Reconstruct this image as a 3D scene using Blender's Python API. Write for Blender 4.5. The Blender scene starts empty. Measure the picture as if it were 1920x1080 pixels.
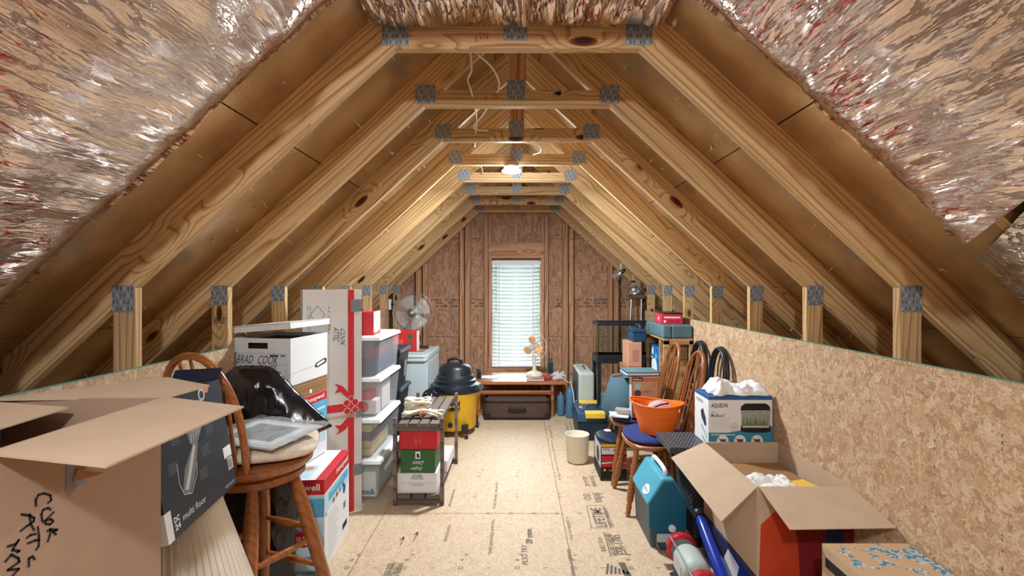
import bpy, bmesh, math, random
from mathutils import Vector, Matrix, noise
random.seed(7)
SC = bpy.context.scene
COL = SC.collection
PI = math.pi
K = 904.0                                   # focal length in photo pixels
VPX, VPY, CAMH = 970.0, 535.0, 1.51

# ------------------------------------------------------------ camera, sky, light, exposure
cam_d = bpy.data.cameras.new('camera'); cam = bpy.data.objects.new('camera', cam_d); COL.objects.link(cam)
cam_d.sensor_width = 36; cam_d.lens = K / 1920 * 36; cam_d.clip_start = .02
cam_d.shift_x = -(VPX - 960) / 1920; cam_d.shift_y = (VPY - 540) / 1920
cam.location = (0, 0, CAMH); cam.rotation_euler = (PI / 2, 0, 0)
SC.camera = cam
SC.view_settings.view_transform = 'Standard'; SC.view_settings.look = 'None'
SC.view_settings.gamma = 1; SC.view_settings.use_curve_mapping = False
SC.view_settings.exposure = 0.5
LAMP_FAR, LAMP_NEAR = 74.0, 78.0
LAMP_COL = (.90, .96, 1.0)
w = bpy.data.worlds.new('sky'); SC.world = w; w.use_nodes = True
wn, wl = w.node_tree.nodes, w.node_tree.links
wbg = wn['Background']; wtc = wn.new('ShaderNodeTexCoord'); wsp = wn.new('ShaderNodeSeparateXYZ')
wrp = wn.new('ShaderNodeValToRGB'); wns = wn.new('ShaderNodeTexNoise'); wns.inputs['Scale'].default_value = 14
wad = wn.new('ShaderNodeMath'); wad.operation = 'MULTIPLY_ADD'; wad.inputs[1].default_value = .16
wl.new(wtc.outputs['Generated'], wsp.inputs[0]); wl.new(wtc.outputs['Generated'], wns.inputs['Vector'])
wl.new(wns.outputs['Fac'], wad.inputs[0]); wl.new(wsp.outputs['Z'], wad.inputs[2]); wl.new(wad.outputs[0], wrp.inputs[0])
e = wrp.color_ramp.elements
e[0].position = .14; e[0].color = (.034, .042, .040, 1); e[1].position = .42; e[1].color = (.86, .95, 1, 1)
wl.new(wrp.outputs[0], wbg.inputs[0]); wbg.inputs[1].default_value = 16

# ------------------------------------------------------------ helpers
def W(px, py, Y): return Vector(((px - VPX) * Y / K, Y, CAMH - (py - VPY) * Y / K))
def lin(c):
    def f(v):
        v /= 255.0
        return v / 12.92 if v <= .04045 else ((v + .055) / 1.055) ** 2.4
    return (f(c[0]), f(c[1]), f(c[2]), 1)

MATS = {}
def mat(name, col, rough=.5, metal=0., spec=.5, bump=0., bscale=60, var=.06, vscale=9, trans=0., alpha=1., coat=0., emis=0.,
        stretch=(1, 1, 1), aniso_noise=None, ior=1.45, sub=0.):
    if name in MATS: return MATS[name]
    m = bpy.data.materials.new(name); m.use_nodes = True; N, L = m.node_tree.nodes, m.node_tree.links
    b = N['Principled BSDF']; c = lin(col)
    tc = N.new('ShaderNodeTexCoord'); mp = N.new('ShaderNodeMapping'); mp.inputs['Scale'].default_value = stretch
    L.new(tc.outputs['Object'], mp.inputs[0])
    nz = N.new('ShaderNodeTexNoise'); nz.inputs['Scale'].default_value = vscale; nz.inputs['Detail'].default_value = 4
    L.new(mp.outputs[0], nz.inputs['Vector'])
    rp = N.new('ShaderNodeValToRGB'); e = rp.color_ramp.elements
    e[0].position = .3; e[1].position = .7
    e[0].color = (c[0] * (1 - var), c[1] * (1 - var), c[2] * (1 - var), 1)
    e[1].color = (min(1, c[0] * (1 + var)), min(1, c[1] * (1 + var)), min(1, c[2] * (1 + var)), 1)
    L.new(nz.outputs['Fac'], rp.inputs[0]); L.new(rp.outputs[0], b.inputs['Base Color'])
    b.inputs['Roughness'].default_value = rough; b.inputs['Metallic'].default_value = metal
    b.inputs['Specular IOR Level'].default_value = spec; b.inputs['IOR'].default_value = ior
    b.inputs['Transmission Weight'].default_value = trans; b.inputs['Alpha'].default_value = alpha
    b.inputs['Coat Weight'].default_value = coat
    if emis:
        b.inputs['Emission Color'].default_value = c; b.inputs['Emission Strength'].default_value = emis
    if bump:
        n2 = N.new('ShaderNodeTexNoise'); n2.inputs['Scale'].default_value = bscale; n2.inputs['Detail'].default_value = 5
        L.new(mp.outputs[0], n2.inputs['Vector'])
        bp = N.new('ShaderNodeBump'); bp.inputs['Strength'].default_value = bump; bp.inputs['Distance'].default_value = .01
        L.new(n2.outputs['Fac'], bp.inputs['Height']); L.new(bp.outputs[0], b.inputs['Normal'])
    MATS[name] = m
    return m

def ramp(N, stops):
    r = N.new('ShaderNodeValToRGB'); e = r.color_ramp.elements
    e[0].position, e[0].color = stops[0][0], lin(stops[0][1]); e[1].position, e[1].color = stops[-1][0], lin(stops[-1][1])
    for p, c in stops[1:-1]:
        x = e.new(p); x.color = lin(c)
    return r

def wood_mat(name, light, mid, dark, scale=9, rough=.6, knots=True, coat=0., stretch=.07, spec=.3):
    m = bpy.data.materials.new(name); m.use_nodes = True; N, L = m.node_tree.nodes, m.node_tree.links
    b = N['Principled BSDF']; tc = N.new('ShaderNodeTexCoord'); oi = N.new('ShaderNodeObjectInfo')
    mul = N.new('ShaderNodeVectorMath'); mul.operation = 'SCALE'; mul.inputs['Scale'].default_value = 1
    cb = N.new('ShaderNodeCombineXYZ')
    for k, f in enumerate((7.3, .35, .3)):
        mm = N.new('ShaderNodeMath'); mm.operation = 'MULTIPLY'; mm.inputs[1].default_value = f
        L.new(oi.outputs['Random'], mm.inputs[0]); L.new(mm.outputs[0], cb.inputs[k])
    add = N.new('ShaderNodeVectorMath'); L.new(tc.outputs['Object'], add.inputs[0]); L.new(cb.outputs[0], add.inputs[1])
    # knots
    mpk = N.new('ShaderNodeMapping'); mpk.inputs['Scale'].default_value = (2.1, 6, 6); L.new(add.outputs[0], mpk.inputs[0])
    vk = N.new('ShaderNodeTexVoronoi'); vk.inputs['Scale'].default_value = 1.0; L.new(mpk.outputs[0], vk.inputs['Vector'])
    mp = N.new('ShaderNodeMapping'); mp.inputs['Scale'].default_value = (stretch, 1, 1); L.new(add.outputs[0], mp.inputs[0])
    # bend grain round the knots
    kr = N.new('ShaderNodeMapRange'); kr.inputs['From Min'].default_value = 0; kr.inputs['From Max'].default_value = .38
    kr.inputs['To Min'].default_value = .05; kr.inputs['To Max'].default_value = 0; L.new(vk.outputs['Distance'], kr.inputs['Value'])
    n0 = N.new('ShaderNodeTexNoise'); n0.inputs['Scale'].default_value = 6; n0.inputs['Detail'].default_value = 1.5; L.new(mp.outputs[0], n0.inputs['Vector'])
    ns = N.new('ShaderNodeMath'); ns.operation = 'MULTIPLY_ADD'; ns.inputs[1].default_value = .16
    L.new(n0.outputs['Fac'], ns.inputs[0]); (L.new(kr.outputs[0], ns.inputs[2]) if knots else None); ns.inputs[1].default_value = .11 if knots else .03
    ad2 = N.new('ShaderNodeVectorMath'); L.new(mp.outputs[0], ad2.inputs[0]); L.new(ns.outputs[0], ad2.inputs[1])
    wv = N.new('ShaderNodeTexWave'); wv.wave_type = 'RINGS'; wv.rings_direction = 'X'; wv.wave_profile = 'SAW'
    wv.inputs['Scale'].default_value = scale; wv.inputs['Distortion'].default_value = .7; wv.inputs['Detail'].default_value = 2
    wv.inputs['Detail Scale'].default_value = 2.5
    L.new(ad2.outputs[0], wv.inputs['Vector'])
    rp = ramp(N, [(0, light), (.45, light), (.72, mid), (.93, dark), (1, mid)]); L.new(wv.outputs['Fac'], rp.inputs[0])
    # broad tone variation and fine fibres
    mf = N.new('ShaderNodeMapping'); mf.inputs['Scale'].default_value = (3, 110, 110); L.new(add.outputs[0], mf.inputs[0])
    nf = N.new('ShaderNodeTexNoise'); nf.inputs['Scale'].default_value = 1; nf.inputs['Detail'].default_value = 3; L.new(mf.outputs[0], nf.inputs['Vector'])
    mx = N.new('ShaderNodeMixRGB'); mx.blend_type = 'MULTIPLY'; mx.inputs[0].default_value = .7
    L.new(rp.outputs[0], mx.inputs[1])
    r2 = ramp(N, [(.25, (200, 190, 180)), (.75, (255, 255, 255))]); L.new(nf.outputs['Fac'], r2.inputs[0]); L.new(r2.outputs[0], mx.inputs[2])
    hs = N.new('ShaderNodeHueSaturation'); L.new(mx.outputs[0], hs.inputs['Color'])
    mr = N.new('ShaderNodeMapRange'); mr.inputs['To Min'].default_value = .86; mr.inputs['To Max'].default_value = 1.1
    L.new(oi.outputs['Random'], mr.inputs['Value']); L.new(mr.outputs[0], hs.inputs['Value'])
    out = hs.outputs[0]
    if knots:
        k2 = ramp(N, [(0, (60, 32, 18)), (.07, (95, 52, 28)), (.11, (170, 115, 70)), (.13, (255, 255, 255))]); L.new(vk.outputs['Distance'], k2.inputs[0])
        m3 = N.new('ShaderNodeMixRGB'); m3.blend_type = 'MULTIPLY'; m3.inputs[0].default_value = 1; L.new(out, m3.inputs[1]); L.new(k2.outputs[0], m3.inputs[2]); out = m3.outputs[0]
    L.new(out, b.inputs['Base Color']); b.inputs['Roughness'].default_value = rough; b.inputs['Coat Weight'].default_value = coat
    b.inputs['Specular IOR Level'].default_value = spec
    MATS[name] = m
    return m

def osb_mat(name, tones, scale=9., rough=.7, fine=0., sub=1.):
    """strand board: three layers of stretched, turned flakes"""
    m = bpy.data.materials.new(name); m.use_nodes = True; N, L = m.node_tree.nodes, m.node_tree.links
    b = N['Principled BSDF']; tc = N.new('ShaderNodeTexCoord'); cols = []; edges = []
    nz = N.new('ShaderNodeTexNoise'); nz.inputs['Scale'].default_value = scale * .7; L.new(tc.outputs['Object'], nz.inputs['Vector'])
    for i, (rot, st) in enumerate((((.5, .35, .4), (1, 1, 4.2)), ((-.5, .9, -.7), (1.1, 4.4, 1.1)), ((.9, -.7, 1.3), (3.8, 1, 1)))):
        mp = N.new('ShaderNodeMapping'); mp.inputs['Rotation'].default_value = rot; mp.inputs['Scale'].default_value = st; mp.inputs['Location'].default_value = (i * 3.1, i, i * 2)
        ad = N.new('ShaderNodeMixRGB'); ad.blend_type = 'ADD'; ad.inputs[0].default_value = .07
        L.new(tc.outputs['Object'], ad.inputs[1]); L.new(nz.outputs['Color'], ad.inputs[2]); L.new(ad.outputs[0], mp.inputs[0])
        v = N.new('ShaderNodeTexVoronoi'); v.inputs['Scale'].default_value = scale; L.new(mp.outputs[0], v.inputs['Vector'])
        sp = N.new('ShaderNodeSeparateColor'); L.new(v.outputs['Color'], sp.inputs[0])
        rp = ramp(N, [(k / (len(tones) - 1), t) for k, t in enumerate(tones)]); L.new(sp.outputs[0], rp.inputs[0])
        cols.append(rp.outputs[0]); edges.append(sp.outputs[1])
    cur = cols[0]
    for i in (1, 2):
        st = N.new('ShaderNodeMath'); st.operation = 'GREATER_THAN'; st.inputs[1].default_value = .5; L.new(edges[i], st.inputs[0])
        mx = N.new('ShaderNodeMixRGB'); L.new(st.outputs[0], mx.inputs[0]); L.new(cur, mx.inputs[1]); L.new(cols[i], mx.inputs[2]); cur = mx.outputs[0]
    sm = N.new('ShaderNodeMixRGB'); sm.inputs[0].default_value = sub; sm.inputs[1].default_value = lin(tones[len(tones) // 2]); L.new(cur, sm.inputs[2])
    mp = N.new('ShaderNodeMapping'); mp.inputs['Scale'].default_value = (1, 1, 3); mp.inputs['Rotation'].default_value = (.6, .4, .3); L.new(tc.outputs['Object'], mp.inputs[0])
    nf = N.new('ShaderNodeTexNoise'); nf.inputs['Scale'].default_value = scale * 4; nf.inputs['Detail'].default_value = 5; nf.inputs['Roughness'].default_value = .7
    L.new(mp.outputs[0], nf.inputs['Vector'])
    r2 = ramp(N, [(.32, (150, 120, 95)), (.43, (232, 222, 210)), (.6, (255, 255, 255))]); L.new(nf.outputs['Fac'], r2.inputs[0])
    mx = N.new('ShaderNodeMixRGB'); mx.blend_type = 'MULTIPLY'; mx.inputs[0].default_value = .9 - fine; L.new(sm.outputs[0], mx.inputs[1]); L.new(r2.outputs[0], mx.inputs[2])
    L.new(mx.outputs[0], b.inputs['Base Color']); b.inputs['Roughness'].default_value = rough; b.inputs['Specular IOR Level'].default_value = .3
    bp = N.new('ShaderNodeBump'); bp.inputs['Strength'].default_value = .25; bp.inputs['Distance'].default_value = .004; L.new(nf.outputs['Fac'], bp.inputs['Height']); L.new(bp.outputs[0], b.inputs['Normal'])
    MATS[name] = m
    return m

def foil_mat(name, tint, rough, red=True, sx=(34, 4.5, 34), bstr=1.):
    m = bpy.data.materials.new(name); m.use_nodes = True; N, L = m.node_tree.nodes, m.node_tree.links
    b = N['Principled BSDF']; tc = N.new('ShaderNodeTexCoord'); mp = N.new('ShaderNodeMapping'); mp.inputs['Scale'].default_value = sx
    nw = N.new('ShaderNodeTexNoise'); nw.inputs['Scale'].default_value = 2.2; nw.inputs['Detail'].default_value = 2; L.new(tc.outputs['Object'], nw.inputs['Vector'])
    ad = N.new('ShaderNodeMixRGB'); ad.blend_type = 'ADD'; ad.inputs[0].default_value = .06; L.new(tc.outputs['Object'], ad.inputs[1]); L.new(nw.outputs['Color'], ad.inputs[2])
    L.new(ad.outputs[0], mp.inputs[0])
    n1 = N.new('ShaderNodeTexNoise'); n1.inputs['Scale'].default_value = 1; n1.inputs['Detail'].default_value = 6; n1.inputs['Roughness'].default_value = .62
    L.new(mp.outputs[0], n1.inputs['Vector'])
    n2 = N.new('ShaderNodeTexNoise'); n2.inputs['Scale'].default_value = 3.; n2.inputs['Detail'].default_value = 2; L.new(tc.outputs['Object'], n2.inputs['Vector'])
    rg = ramp(N, [(.36, (0, 0, 0)), (.6, (255, 255, 255))]); L.new(n2.outputs['Fac'], rg.inputs[0])
    def ridge(src, wdt):
        a_ = N.new('ShaderNodeMath'); a_.operation = 'SUBTRACT'; a_.inputs[1].default_value = .5; L.new(src, a_.inputs[0])
        b_ = N.new('ShaderNodeMath'); b_.operation = 'ABSOLUTE'; L.new(a_.outputs[0], b_.inputs[0])
        c_ = N.new('ShaderNodeMapRange'); c_.interpolation_type = 'SMOOTHSTEP'; c_.inputs['From Max'].default_value = wdt; L.new(b_.outputs[0], c_.inputs['Value']); return c_.outputs[0]
    rd_ = ridge(n1.outputs['Fac'], .035)
    iv = N.new('ShaderNodeMath'); iv.operation = 'SUBTRACT'; iv.inputs[0].default_value = 1; L.new(rd_, iv.inputs[1])
    ml = N.new('ShaderNodeMath'); ml.operation = 'MULTIPLY'; L.new(iv.outputs[0], ml.inputs[0]); L.new(rg.outputs[0], ml.inputs[1])
    m8 = N.new('ShaderNodeMapping'); m8.inputs['Scale'].default_value = (150, 14, 150); L.new(ad.outputs[0], m8.inputs[0])
    n8 = N.new('ShaderNodeTexNoise'); n8.inputs['Scale'].default_value = 1; n8.inputs['Detail'].default_value = 2; L.new(m8.outputs[0], n8.inputs['Vector'])
    m9 = N.new('ShaderNodeMath'); m9.operation = 'MULTIPLY_ADD'; m9.inputs[1].default_value = .12; L.new(n8.outputs['Fac'], m9.inputs[0]); L.new(ml.outputs[0], m9.inputs[2])
    bp = N.new('ShaderNodeBump'); bp.inputs['Strength'].default_value = bstr; bp.inputs['Distance'].default_value = .022
    L.new(m9.outputs[0], bp.inputs['Height']); L.new(bp.outputs[0], b.inputs['Normal'])
    b.inputs['Metallic'].default_value = 1; b.inputs['Roughness'].default_value = rough
    base = N.new('ShaderNodeRGB'); base.outputs[0].default_value = lin(tint); out = base.outputs[0]
    if red:                                             # the red lines printed on the facing
        m2 = N.new('ShaderNodeMapping'); m2.inputs['Scale'].default_value = (30, 3.2, 30); L.new(ad.outputs[0], m2.inputs[0])
        n3 = N.new('ShaderNodeTexNoise'); n3.inputs['Scale'].default_value = 1; n3.inputs['Detail'].default_value = 4; L.new(m2.outputs[0], n3.inputs['Vector'])
        n4 = N.new('ShaderNodeTexNoise'); n4.inputs['Scale'].default_value = 1.7; L.new(tc.outputs['Object'], n4.inputs['Vector'])
        q1 = ridge(n3.outputs['Fac'], .026); q2 = N.new('ShaderNodeMath'); q2.operation = 'SUBTRACT'; q2.inputs[0].default_value = 1; L.new(q1, q2.inputs[1])
        q3 = ramp(N, [(.47, (0, 0, 0)), (.54, (255, 255, 255))]); L.new(n4.outputs['Fac'], q3.inputs[0])
        r3 = N.new('ShaderNodeMath'); r3.operation = 'MULTIPLY'; L.new(q2.outputs[0], r3.inputs[0]); L.new(q3.outputs[0], r3.inputs[1])
        mx = N.new('ShaderNodeMixRGB'); L.new(r3.outputs[0], mx.inputs[0]); L.new(out, mx.inputs[1]); mx.inputs[2].default_value = lin((185, 45, 50)); out = mx.outputs[0]
    L.new(out, b.inputs['Base Color'])
    MATS[name] = m
    return m

_T = {}
def text_mesh(s, bold=0.):
    if (s, bold) in _T: return _T[(s, bold)]
    c = bpy.data.curves.new('txt', 'FONT'); c.body = s; c.resolution_u = 2; c.offset = bold
    o = bpy.data.objects.new('txt', c); COL.objects.link(o); bpy.context.view_layer.update()
    me = bpy.data.meshes.new_from_object(o)
    v = [(p.co.x, p.co.y) for p in me.vertices]; f = [tuple(p.vertices) for p in me.polygons]
    bpy.data.objects.remove(o); bpy.data.curves.remove(c); bpy.data.meshes.remove(me)
    if v:
        x0, x1 = min(p[0] for p in v), max(p[0] for p in v); y0, y1 = min(p[1] for p in v), max(p[1] for p in v)
        v = [((p[0] - x0) / (x1 - x0), (p[1] - y0) / (y1 - y0)) for p in v]
    _T[(s, bold)] = (v, f)
    return v, f

class Face:
    """a flat frame on a surface: o = lower left corner seen from outside, u and v the full edges"""
    def __init__(s, o, u, v): s.o, s.u, s.v = Vector(o), Vector(u), Vector(v); s.n = s.u.cross(s.v).normalized()
    def __call__(s, a, b, l=.0006): return s.o + s.u * a + s.v * b + s.n * l

class MB:
    def __init__(s, m=None):
        s.bm = bmesh.new(); s.mats = []; s.mi = 0
        if m: s.use(m)
    def use(s, m):
        if m not in s.mats: s.mats.append(m)
        s.mi = s.mats.index(m); return s
    def face(s, vs):
        try:
            f = s.bm.faces.new(vs); f.material_index = s.mi; return f
        except ValueError: return None
    def poly(s, pts): return s.face([s.bm.verts.new(p) for p in pts])
    def hexa(s, c):      # c: 4 bottom (ccw) + 4 top
        v = [s.bm.verts.new(p) for p in c]
        for q in ((3, 2, 1, 0), (4, 5, 6, 7), (0, 1, 5, 4), (1, 2, 6, 5), (2, 3, 7, 6), (3, 0, 4, 7)): s.face([v[i] for i in q])
        return s
    def box(s, x0, y0, z0, x1, y1, z1, M=None):
        c = [Vector(p) for p in ((x0, y0, z0), (x1, y0, z0), (x1, y1, z0), (x0, y1, z0), (x0, y0, z1), (x1, y0, z1), (x1, y1, z1), (x0, y1, z1))]
        if M: c = [M @ p for p in c]
        return s.hexa(c)
    def prism(s, pts, vec):
        vec = Vector(vec); a = [s.bm.verts.new(p) for p in pts]; b = [s.bm.verts.new(Vector(p) + vec) for p in pts]; n = len(pts)
        s.face(a[::-1]); s.face(b)
        for i in range(n): s.face([a[i], a[(i + 1) % n], b[(i + 1) % n], b[i]])
        return s
    def slab(s, pts, t):
        pts = [Vector(p) for p in pts]; n = (pts[1] - pts[0]).cross(pts[2] - pts[0]).normalized()
        return s.prism(pts, n * t)
    def tube(s, pts, r, n=10, closed=False, caps=True, flat=1.):
        pts = [Vector(p) for p in pts]; N = len(pts); rs = r if isinstance(r, (list, tuple)) else [r] * N; rings = []; up = None
        for i, p in enumerate(pts):
            if closed: d = pts[(i + 1) % N] - pts[i - 1]
            else: d = pts[min(i + 1, N - 1)] - pts[max(i - 1, 0)]
            d.normalize()
            if up is None: up = Vector((0, 0, 1)) if abs(d.z) < .9 else Vector((1, 0, 0))
            x = d.cross(up)
            if x.length < 1e-4: up = Vector((0, 1, 0)); x = d.cross(up)
            x.normalize(); y = x.cross(d).normalized(); up = y
            rings.append([s.bm.verts.new(p + (x * math.cos(2 * PI * k / n) + y * flat * math.sin(2 * PI * k / n)) * rs[i]) for k in range(n)])
        for i in range(N if closed else N - 1):
            a, b = rings[i], rings[(i + 1) % N]
            for k in range(n): s.face([a[k], a[(k + 1) % n], b[(k + 1) % n], b[k]])
        if caps and not closed: s.face(rings[0][::-1]); s.face(rings[-1])
        return s
    def turned(s, p0, p1, prof, n=12):
        p0, p1 = Vector(p0), Vector(p1)
        return s.tube([p0.lerp(p1, t) for t, r in prof], [r for t, r in prof], n)
    def lathe(s, prof, c=(0, 0, 0), n=28, M=None, sx=1., sy=1., caps=True):
        c = Vector(c); rings = []
        for r, z in prof:
            ring = []
            for k in range(n):
                a = 2 * PI * k / n; p = Vector((r * sx * math.cos(a), r * sy * math.sin(a), z))
                if M: p = M @ p
                ring.append(s.bm.verts.new(p + c))
            rings.append(ring)
        for a, b in zip(rings, rings[1:]):
            for k in range(n): s.face([a[k], a[(k + 1) % n], b[(k + 1) % n], b[k]])
        if caps: s.face(rings[0][::-1]); s.face(rings[-1])
        return s
    def grid(s, f, nu, nv, closed_u=False):
        V = [[s.bm.verts.new(f(i / nu, j / nv)) for j in range(nv + 1)] for i in range(nu if closed_u else nu + 1)]
        R = nu
        for i in range(R):
            for j in range(nv): s.face([V[i][j], V[(i + 1) % len(V)][j], V[(i + 1) % len(V)][j + 1], V[i][j + 1]])
        return s
    def blob(s, c, rad, amp=.12, sc=4., sub=4, seed=0, zmin=None, ridged=True, sup=1.):
        c = Vector(c); r = bmesh.ops.create_icosphere(s.bm, subdivisions=sub, radius=1)
        for v in r['verts']:
            d = v.co.normalized(); q = d * sc + Vector((seed * 3.7, seed * 1.3, seed))
            n = noise.fractal(q, .8, 2.1, 4)
            if ridged: n = .35 - abs(n) * 1.6
            if sup != 1.: d = Vector([math.copysign(abs(k) ** sup, k) for k in d])
            p = Vector((d.x * rad[0], d.y * rad[1], d.z * rad[2])) * (1 + amp * n)
            v.co = c + p
            if zmin is not None and v.co.z < zmin: v.co.z = zmin + (v.co.z - zmin) * .02
        for v in r['verts']:
            for f in v.link_faces: f.material_index = s.mi
        return s
    # flat marks on a Face
    def rect(s, F, a0, b0, a1, b1, m, l=.0006): s.use(m); s.poly([F(a0, b0, l), F(a1, b0, l), F(a1, b1, l), F(a0, b1, l)]); return s
    def fpoly(s, F, pts, m, l=.0008): s.use(m); s.poly([F(a, b, l) for a, b in pts]); return s
    def disc(s, F, a, b, r, m, l=.001, n=20, asp=None):
        asp = asp or F.u.length / F.v.length
        s.use(m); s.poly([F(a + r * math.cos(2 * PI * k / n), b + r * asp * math.sin(2 * PI * k / n), l) for k in range(n)]); return s
    def text(s, F, t, a0, b0, a1, b1, m, l=.0012, rot=0, bold=0., skew=0.):
        s.use(m); v, f = text_mesh(t, bold); vs = []
        for x, y in v:
            x += skew * y
            if rot == 90: x, y = 1 - y, x
            elif rot == 180: x, y = 1 - x, 1 - y
            elif rot == 270: x, y = y, 1 - x
            vs.append(s.bm.verts.new(F(a0 + (a1 - a0) * x, b0 + (b1 - b0) * y, l)))
        for q in f: s.face([vs[i] for i in q])
        return s
    def stroke(s, F, pts, wd, m, l=.001):
        s.use(m); P = [F(a, b, l) for a, b in pts]
        for p, q in zip(P, P[1:]):
            d = (q - p)
            if d.length < 1e-6: continue
            d.normalize(); x = d.cross(F.n) * wd / 2; e = d * wd * .3
            s.poly([p - x - e, q - x + e, q + x + e, p + x - e])
        return s
    def done(s, name, parent=None, label=None, local=False, bevel=0., smooth=None, solid=0., sub=0, weld=False, seg=2):
        me = bpy.data.meshes.new(name)
        if weld: bmesh.ops.remove_doubles(s.bm, verts=s.bm.verts, dist=1e-5)
        s.bm.normal_update(); s.bm.to_mesh(me); s.bm.free()
        for m in s.mats: me.materials.append(m)
        o = bpy.data.objects.new(name, me); COL.objects.link(o)
        if smooth is not None:
            for p in me.polygons: p.use_smooth = True
            if smooth < 179: me.set_sharp_from_angle(angle=math.radians(smooth))
        if parent:
            o.parent = parent
            if not local: o.matrix_parent_inverse = wm(parent).inverted()
        if label: o['label'] = label
        if solid:
            k = o.modifiers.new('s', 'SOLIDIFY'); k.thickness = solid; k.offset = 0
        if sub:
            k = o.modifiers.new('u', 'SUBSURF'); k.levels = sub; k.render_levels = sub
        if bevel:
            k = o.modifiers.new('b', 'BEVEL'); k.width = bevel; k.segments = seg; k.limit_method = 'ANGLE'; k.angle_limit = .7
        return o

def wm(o):
    m = o.matrix_basis.copy()
    if o.parent: m = wm(o.parent) @ o.matrix_parent_inverse @ m
    return m
def tag(o, label, cat, group=None, kind=None):
    o['label'] = label; o['category'] = cat
    if group: o['group'] = group
    if kind: o['kind'] = kind
    return o
def thing(name, label, cat, loc=(0, 0, 0), rz=0., group=None):
    o = bpy.data.objects.new(name, None); COL.objects.link(o); o.empty_display_size = .05
    o.location = loc; o.rotation_euler = (0, 0, rz)
    return tag(o, label, cat, group)
def struct(o): o['kind'] = 'structure'; return o
def copy_tree(o, parent=None):
    c = o.copy(); COL.objects.link(c); c.parent = parent
    for ch in list(o.children): copy_tree(ch, c)
    return c
def Rz(a): return Matrix.Rotation(a, 4, 'Z')
def Rx(a): return Matrix.Rotation(a, 4, 'X')
def Ry(a): return Matrix.Rotation(a, 4, 'Y')
def Tr(*p): return Matrix.Translation(p)
def faces_of(x0, y0, z0, x1, y1, z1, M=Matrix()):
    """camera-side, right (+X), left (-X) and top frames of a box"""
    def q(a, b, c): return M @ Vector(a), (M @ Vector(b)) - (M @ Vector(a)), (M @ Vector(c)) - (M @ Vector(a))
    return dict(front=Face(*q((x0, y0, z0), (x1, y0, z0), (x0, y0, z1))),
                right=Face(*q((x1, y0, z0), (x1, y1, z0), (x1, y0, z1))),
                left=Face(*q((x0, y1, z0), (x0, y0, z0), (x0, y1, z1))),
                top=Face(*q((x0, y0, z1), (x1, y0, z1), (x0, y1, z1))))

# ------------------------------------------------------------ materials
M_pine = wood_mat('pine_framing', (222, 190, 142), (210, 172, 120), (172, 126, 76), scale=17)
M_pine2 = wood_mat('pine_framing_warm', (214, 164, 112), (198, 142, 88), (160, 100, 56), scale=17)
M_stud = wood_mat('stud_wood', (206, 160, 124), (192, 144, 108), (160, 110, 78), scale=10)
M_oak = wood_mat('honey_oak', (164, 98, 48), (154, 90, 44), (136, 76, 36), scale=14, rough=.3, knots=False, coat=.35, spec=.5)
M_table = wood_mat('red_brown_wood', (176, 112, 74), (160, 96, 60), (126, 70, 44), scale=16, rough=.3, knots=False, coat=.3)
M_grey_wood = wood_mat('weathered_wood', (128, 116, 110), (112, 100, 96), (86, 76, 72), scale=14, rough=.75, knots=False)
M_osb = osb_mat('osb_knee_wall', [(176, 144, 112), (196, 166, 132), (204, 176, 144), (222, 202, 174), (186, 152, 120)], scale=30)
M_osb_far = osb_mat('osb_gable', [(152, 116, 94), (178, 138, 112), (190, 152, 126), (202, 166, 138), (162, 122, 98)], scale=14)
M_floor = osb_mat('subfloor', [(182, 160, 134), (194, 172, 146), (200, 180, 154), (208, 188, 164), (188, 164, 138)], scale=24, rough=.5, fine=.35, sub=.75)
M_foil = foil_mat('foil_facing', (232, 216, 204), .24)
M_foil2 = foil_mat('foil_facing_loose', (240, 240, 242), .2, red=False, sx=(14, 9, 14))
M_plate = mat('galvanised_plate', (150, 158, 164), .45, .35, bump=.4, bscale=150, var=.15, vscale=60)
M_card = mat('cardboard', (188, 166, 142), .8, spec=.2, var=.05, bump=.05, bscale=120)
M_card_pink = mat('cardboard_side', (162, 134, 114), .8, spec=.2, var=.05)
M_card_dark = mat('cardboard_brown', (150, 112, 78), .8, spec=.2, var=.06)
M_white_card = mat('white_card', (226, 230, 232), .6, spec=.3, var=.02)
M_white_card2 = mat('grey_white_card', (206, 202, 198), .6, spec=.3, var=.05, vscale=4)
M_black = mat('black_plastic', (28, 36, 44), .35, var=.1)
M_black_matt = mat('black_matt', (24, 24, 28), .7, var=.1)
M_bag = mat('black_bin_bag', (16, 17, 26), .2, spec=.8, bump=.9, bscale=14, var=.2, stretch=(1, 1, .3))
M_navy = mat('navy_plastic', (26, 62, 92), .4, var=.1)
M_navy_dark = mat('dark_navy', (20, 36, 60), .45, var=.1)
M_yellow = mat('yellow_plastic', (236, 188, 34), .35, var=.04)
M_yellow2 = mat('yellow_latch', (226, 190, 70), .45, var=.04)
M_ink = mat('black_ink', (26, 26, 28), .7)
M_ink_grey = mat('grey_ink', (92, 84, 74), .8)
M_ink_blue = mat('blue_ink', (40, 88, 150), .7)
M_red = mat('red_print', (196, 38, 48), .5, var=.04)
M_red_deep = mat('dark_red_print', (120, 26, 30), .6, var=.1)
M_orange_print = mat('orange_red_print', (186, 62, 30), .6, var=.06)
M_sky_print = mat('sky_blue_print', (88, 176, 214), .45, var=.12, vscale=12)
M_pale_print = mat('pale_blue_print', (188, 220, 232), .45, var=.06, vscale=10)
M_teal_print = mat('teal_print', (52, 140, 168), .5, var=.06)
M_green = mat('green_card', (46, 98, 52), .55, var=.05)
M_green_leaf = mat('green_print', (70, 130, 60), .6, var=.2, vscale=60)
M_grey = mat('grey_print', (120, 124, 128), .5)
M_grey_lt = mat('light_grey_print', (190, 194, 198), .5)
M_white = mat('white_plastic', (228, 232, 234), .4, var=.02)
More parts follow.
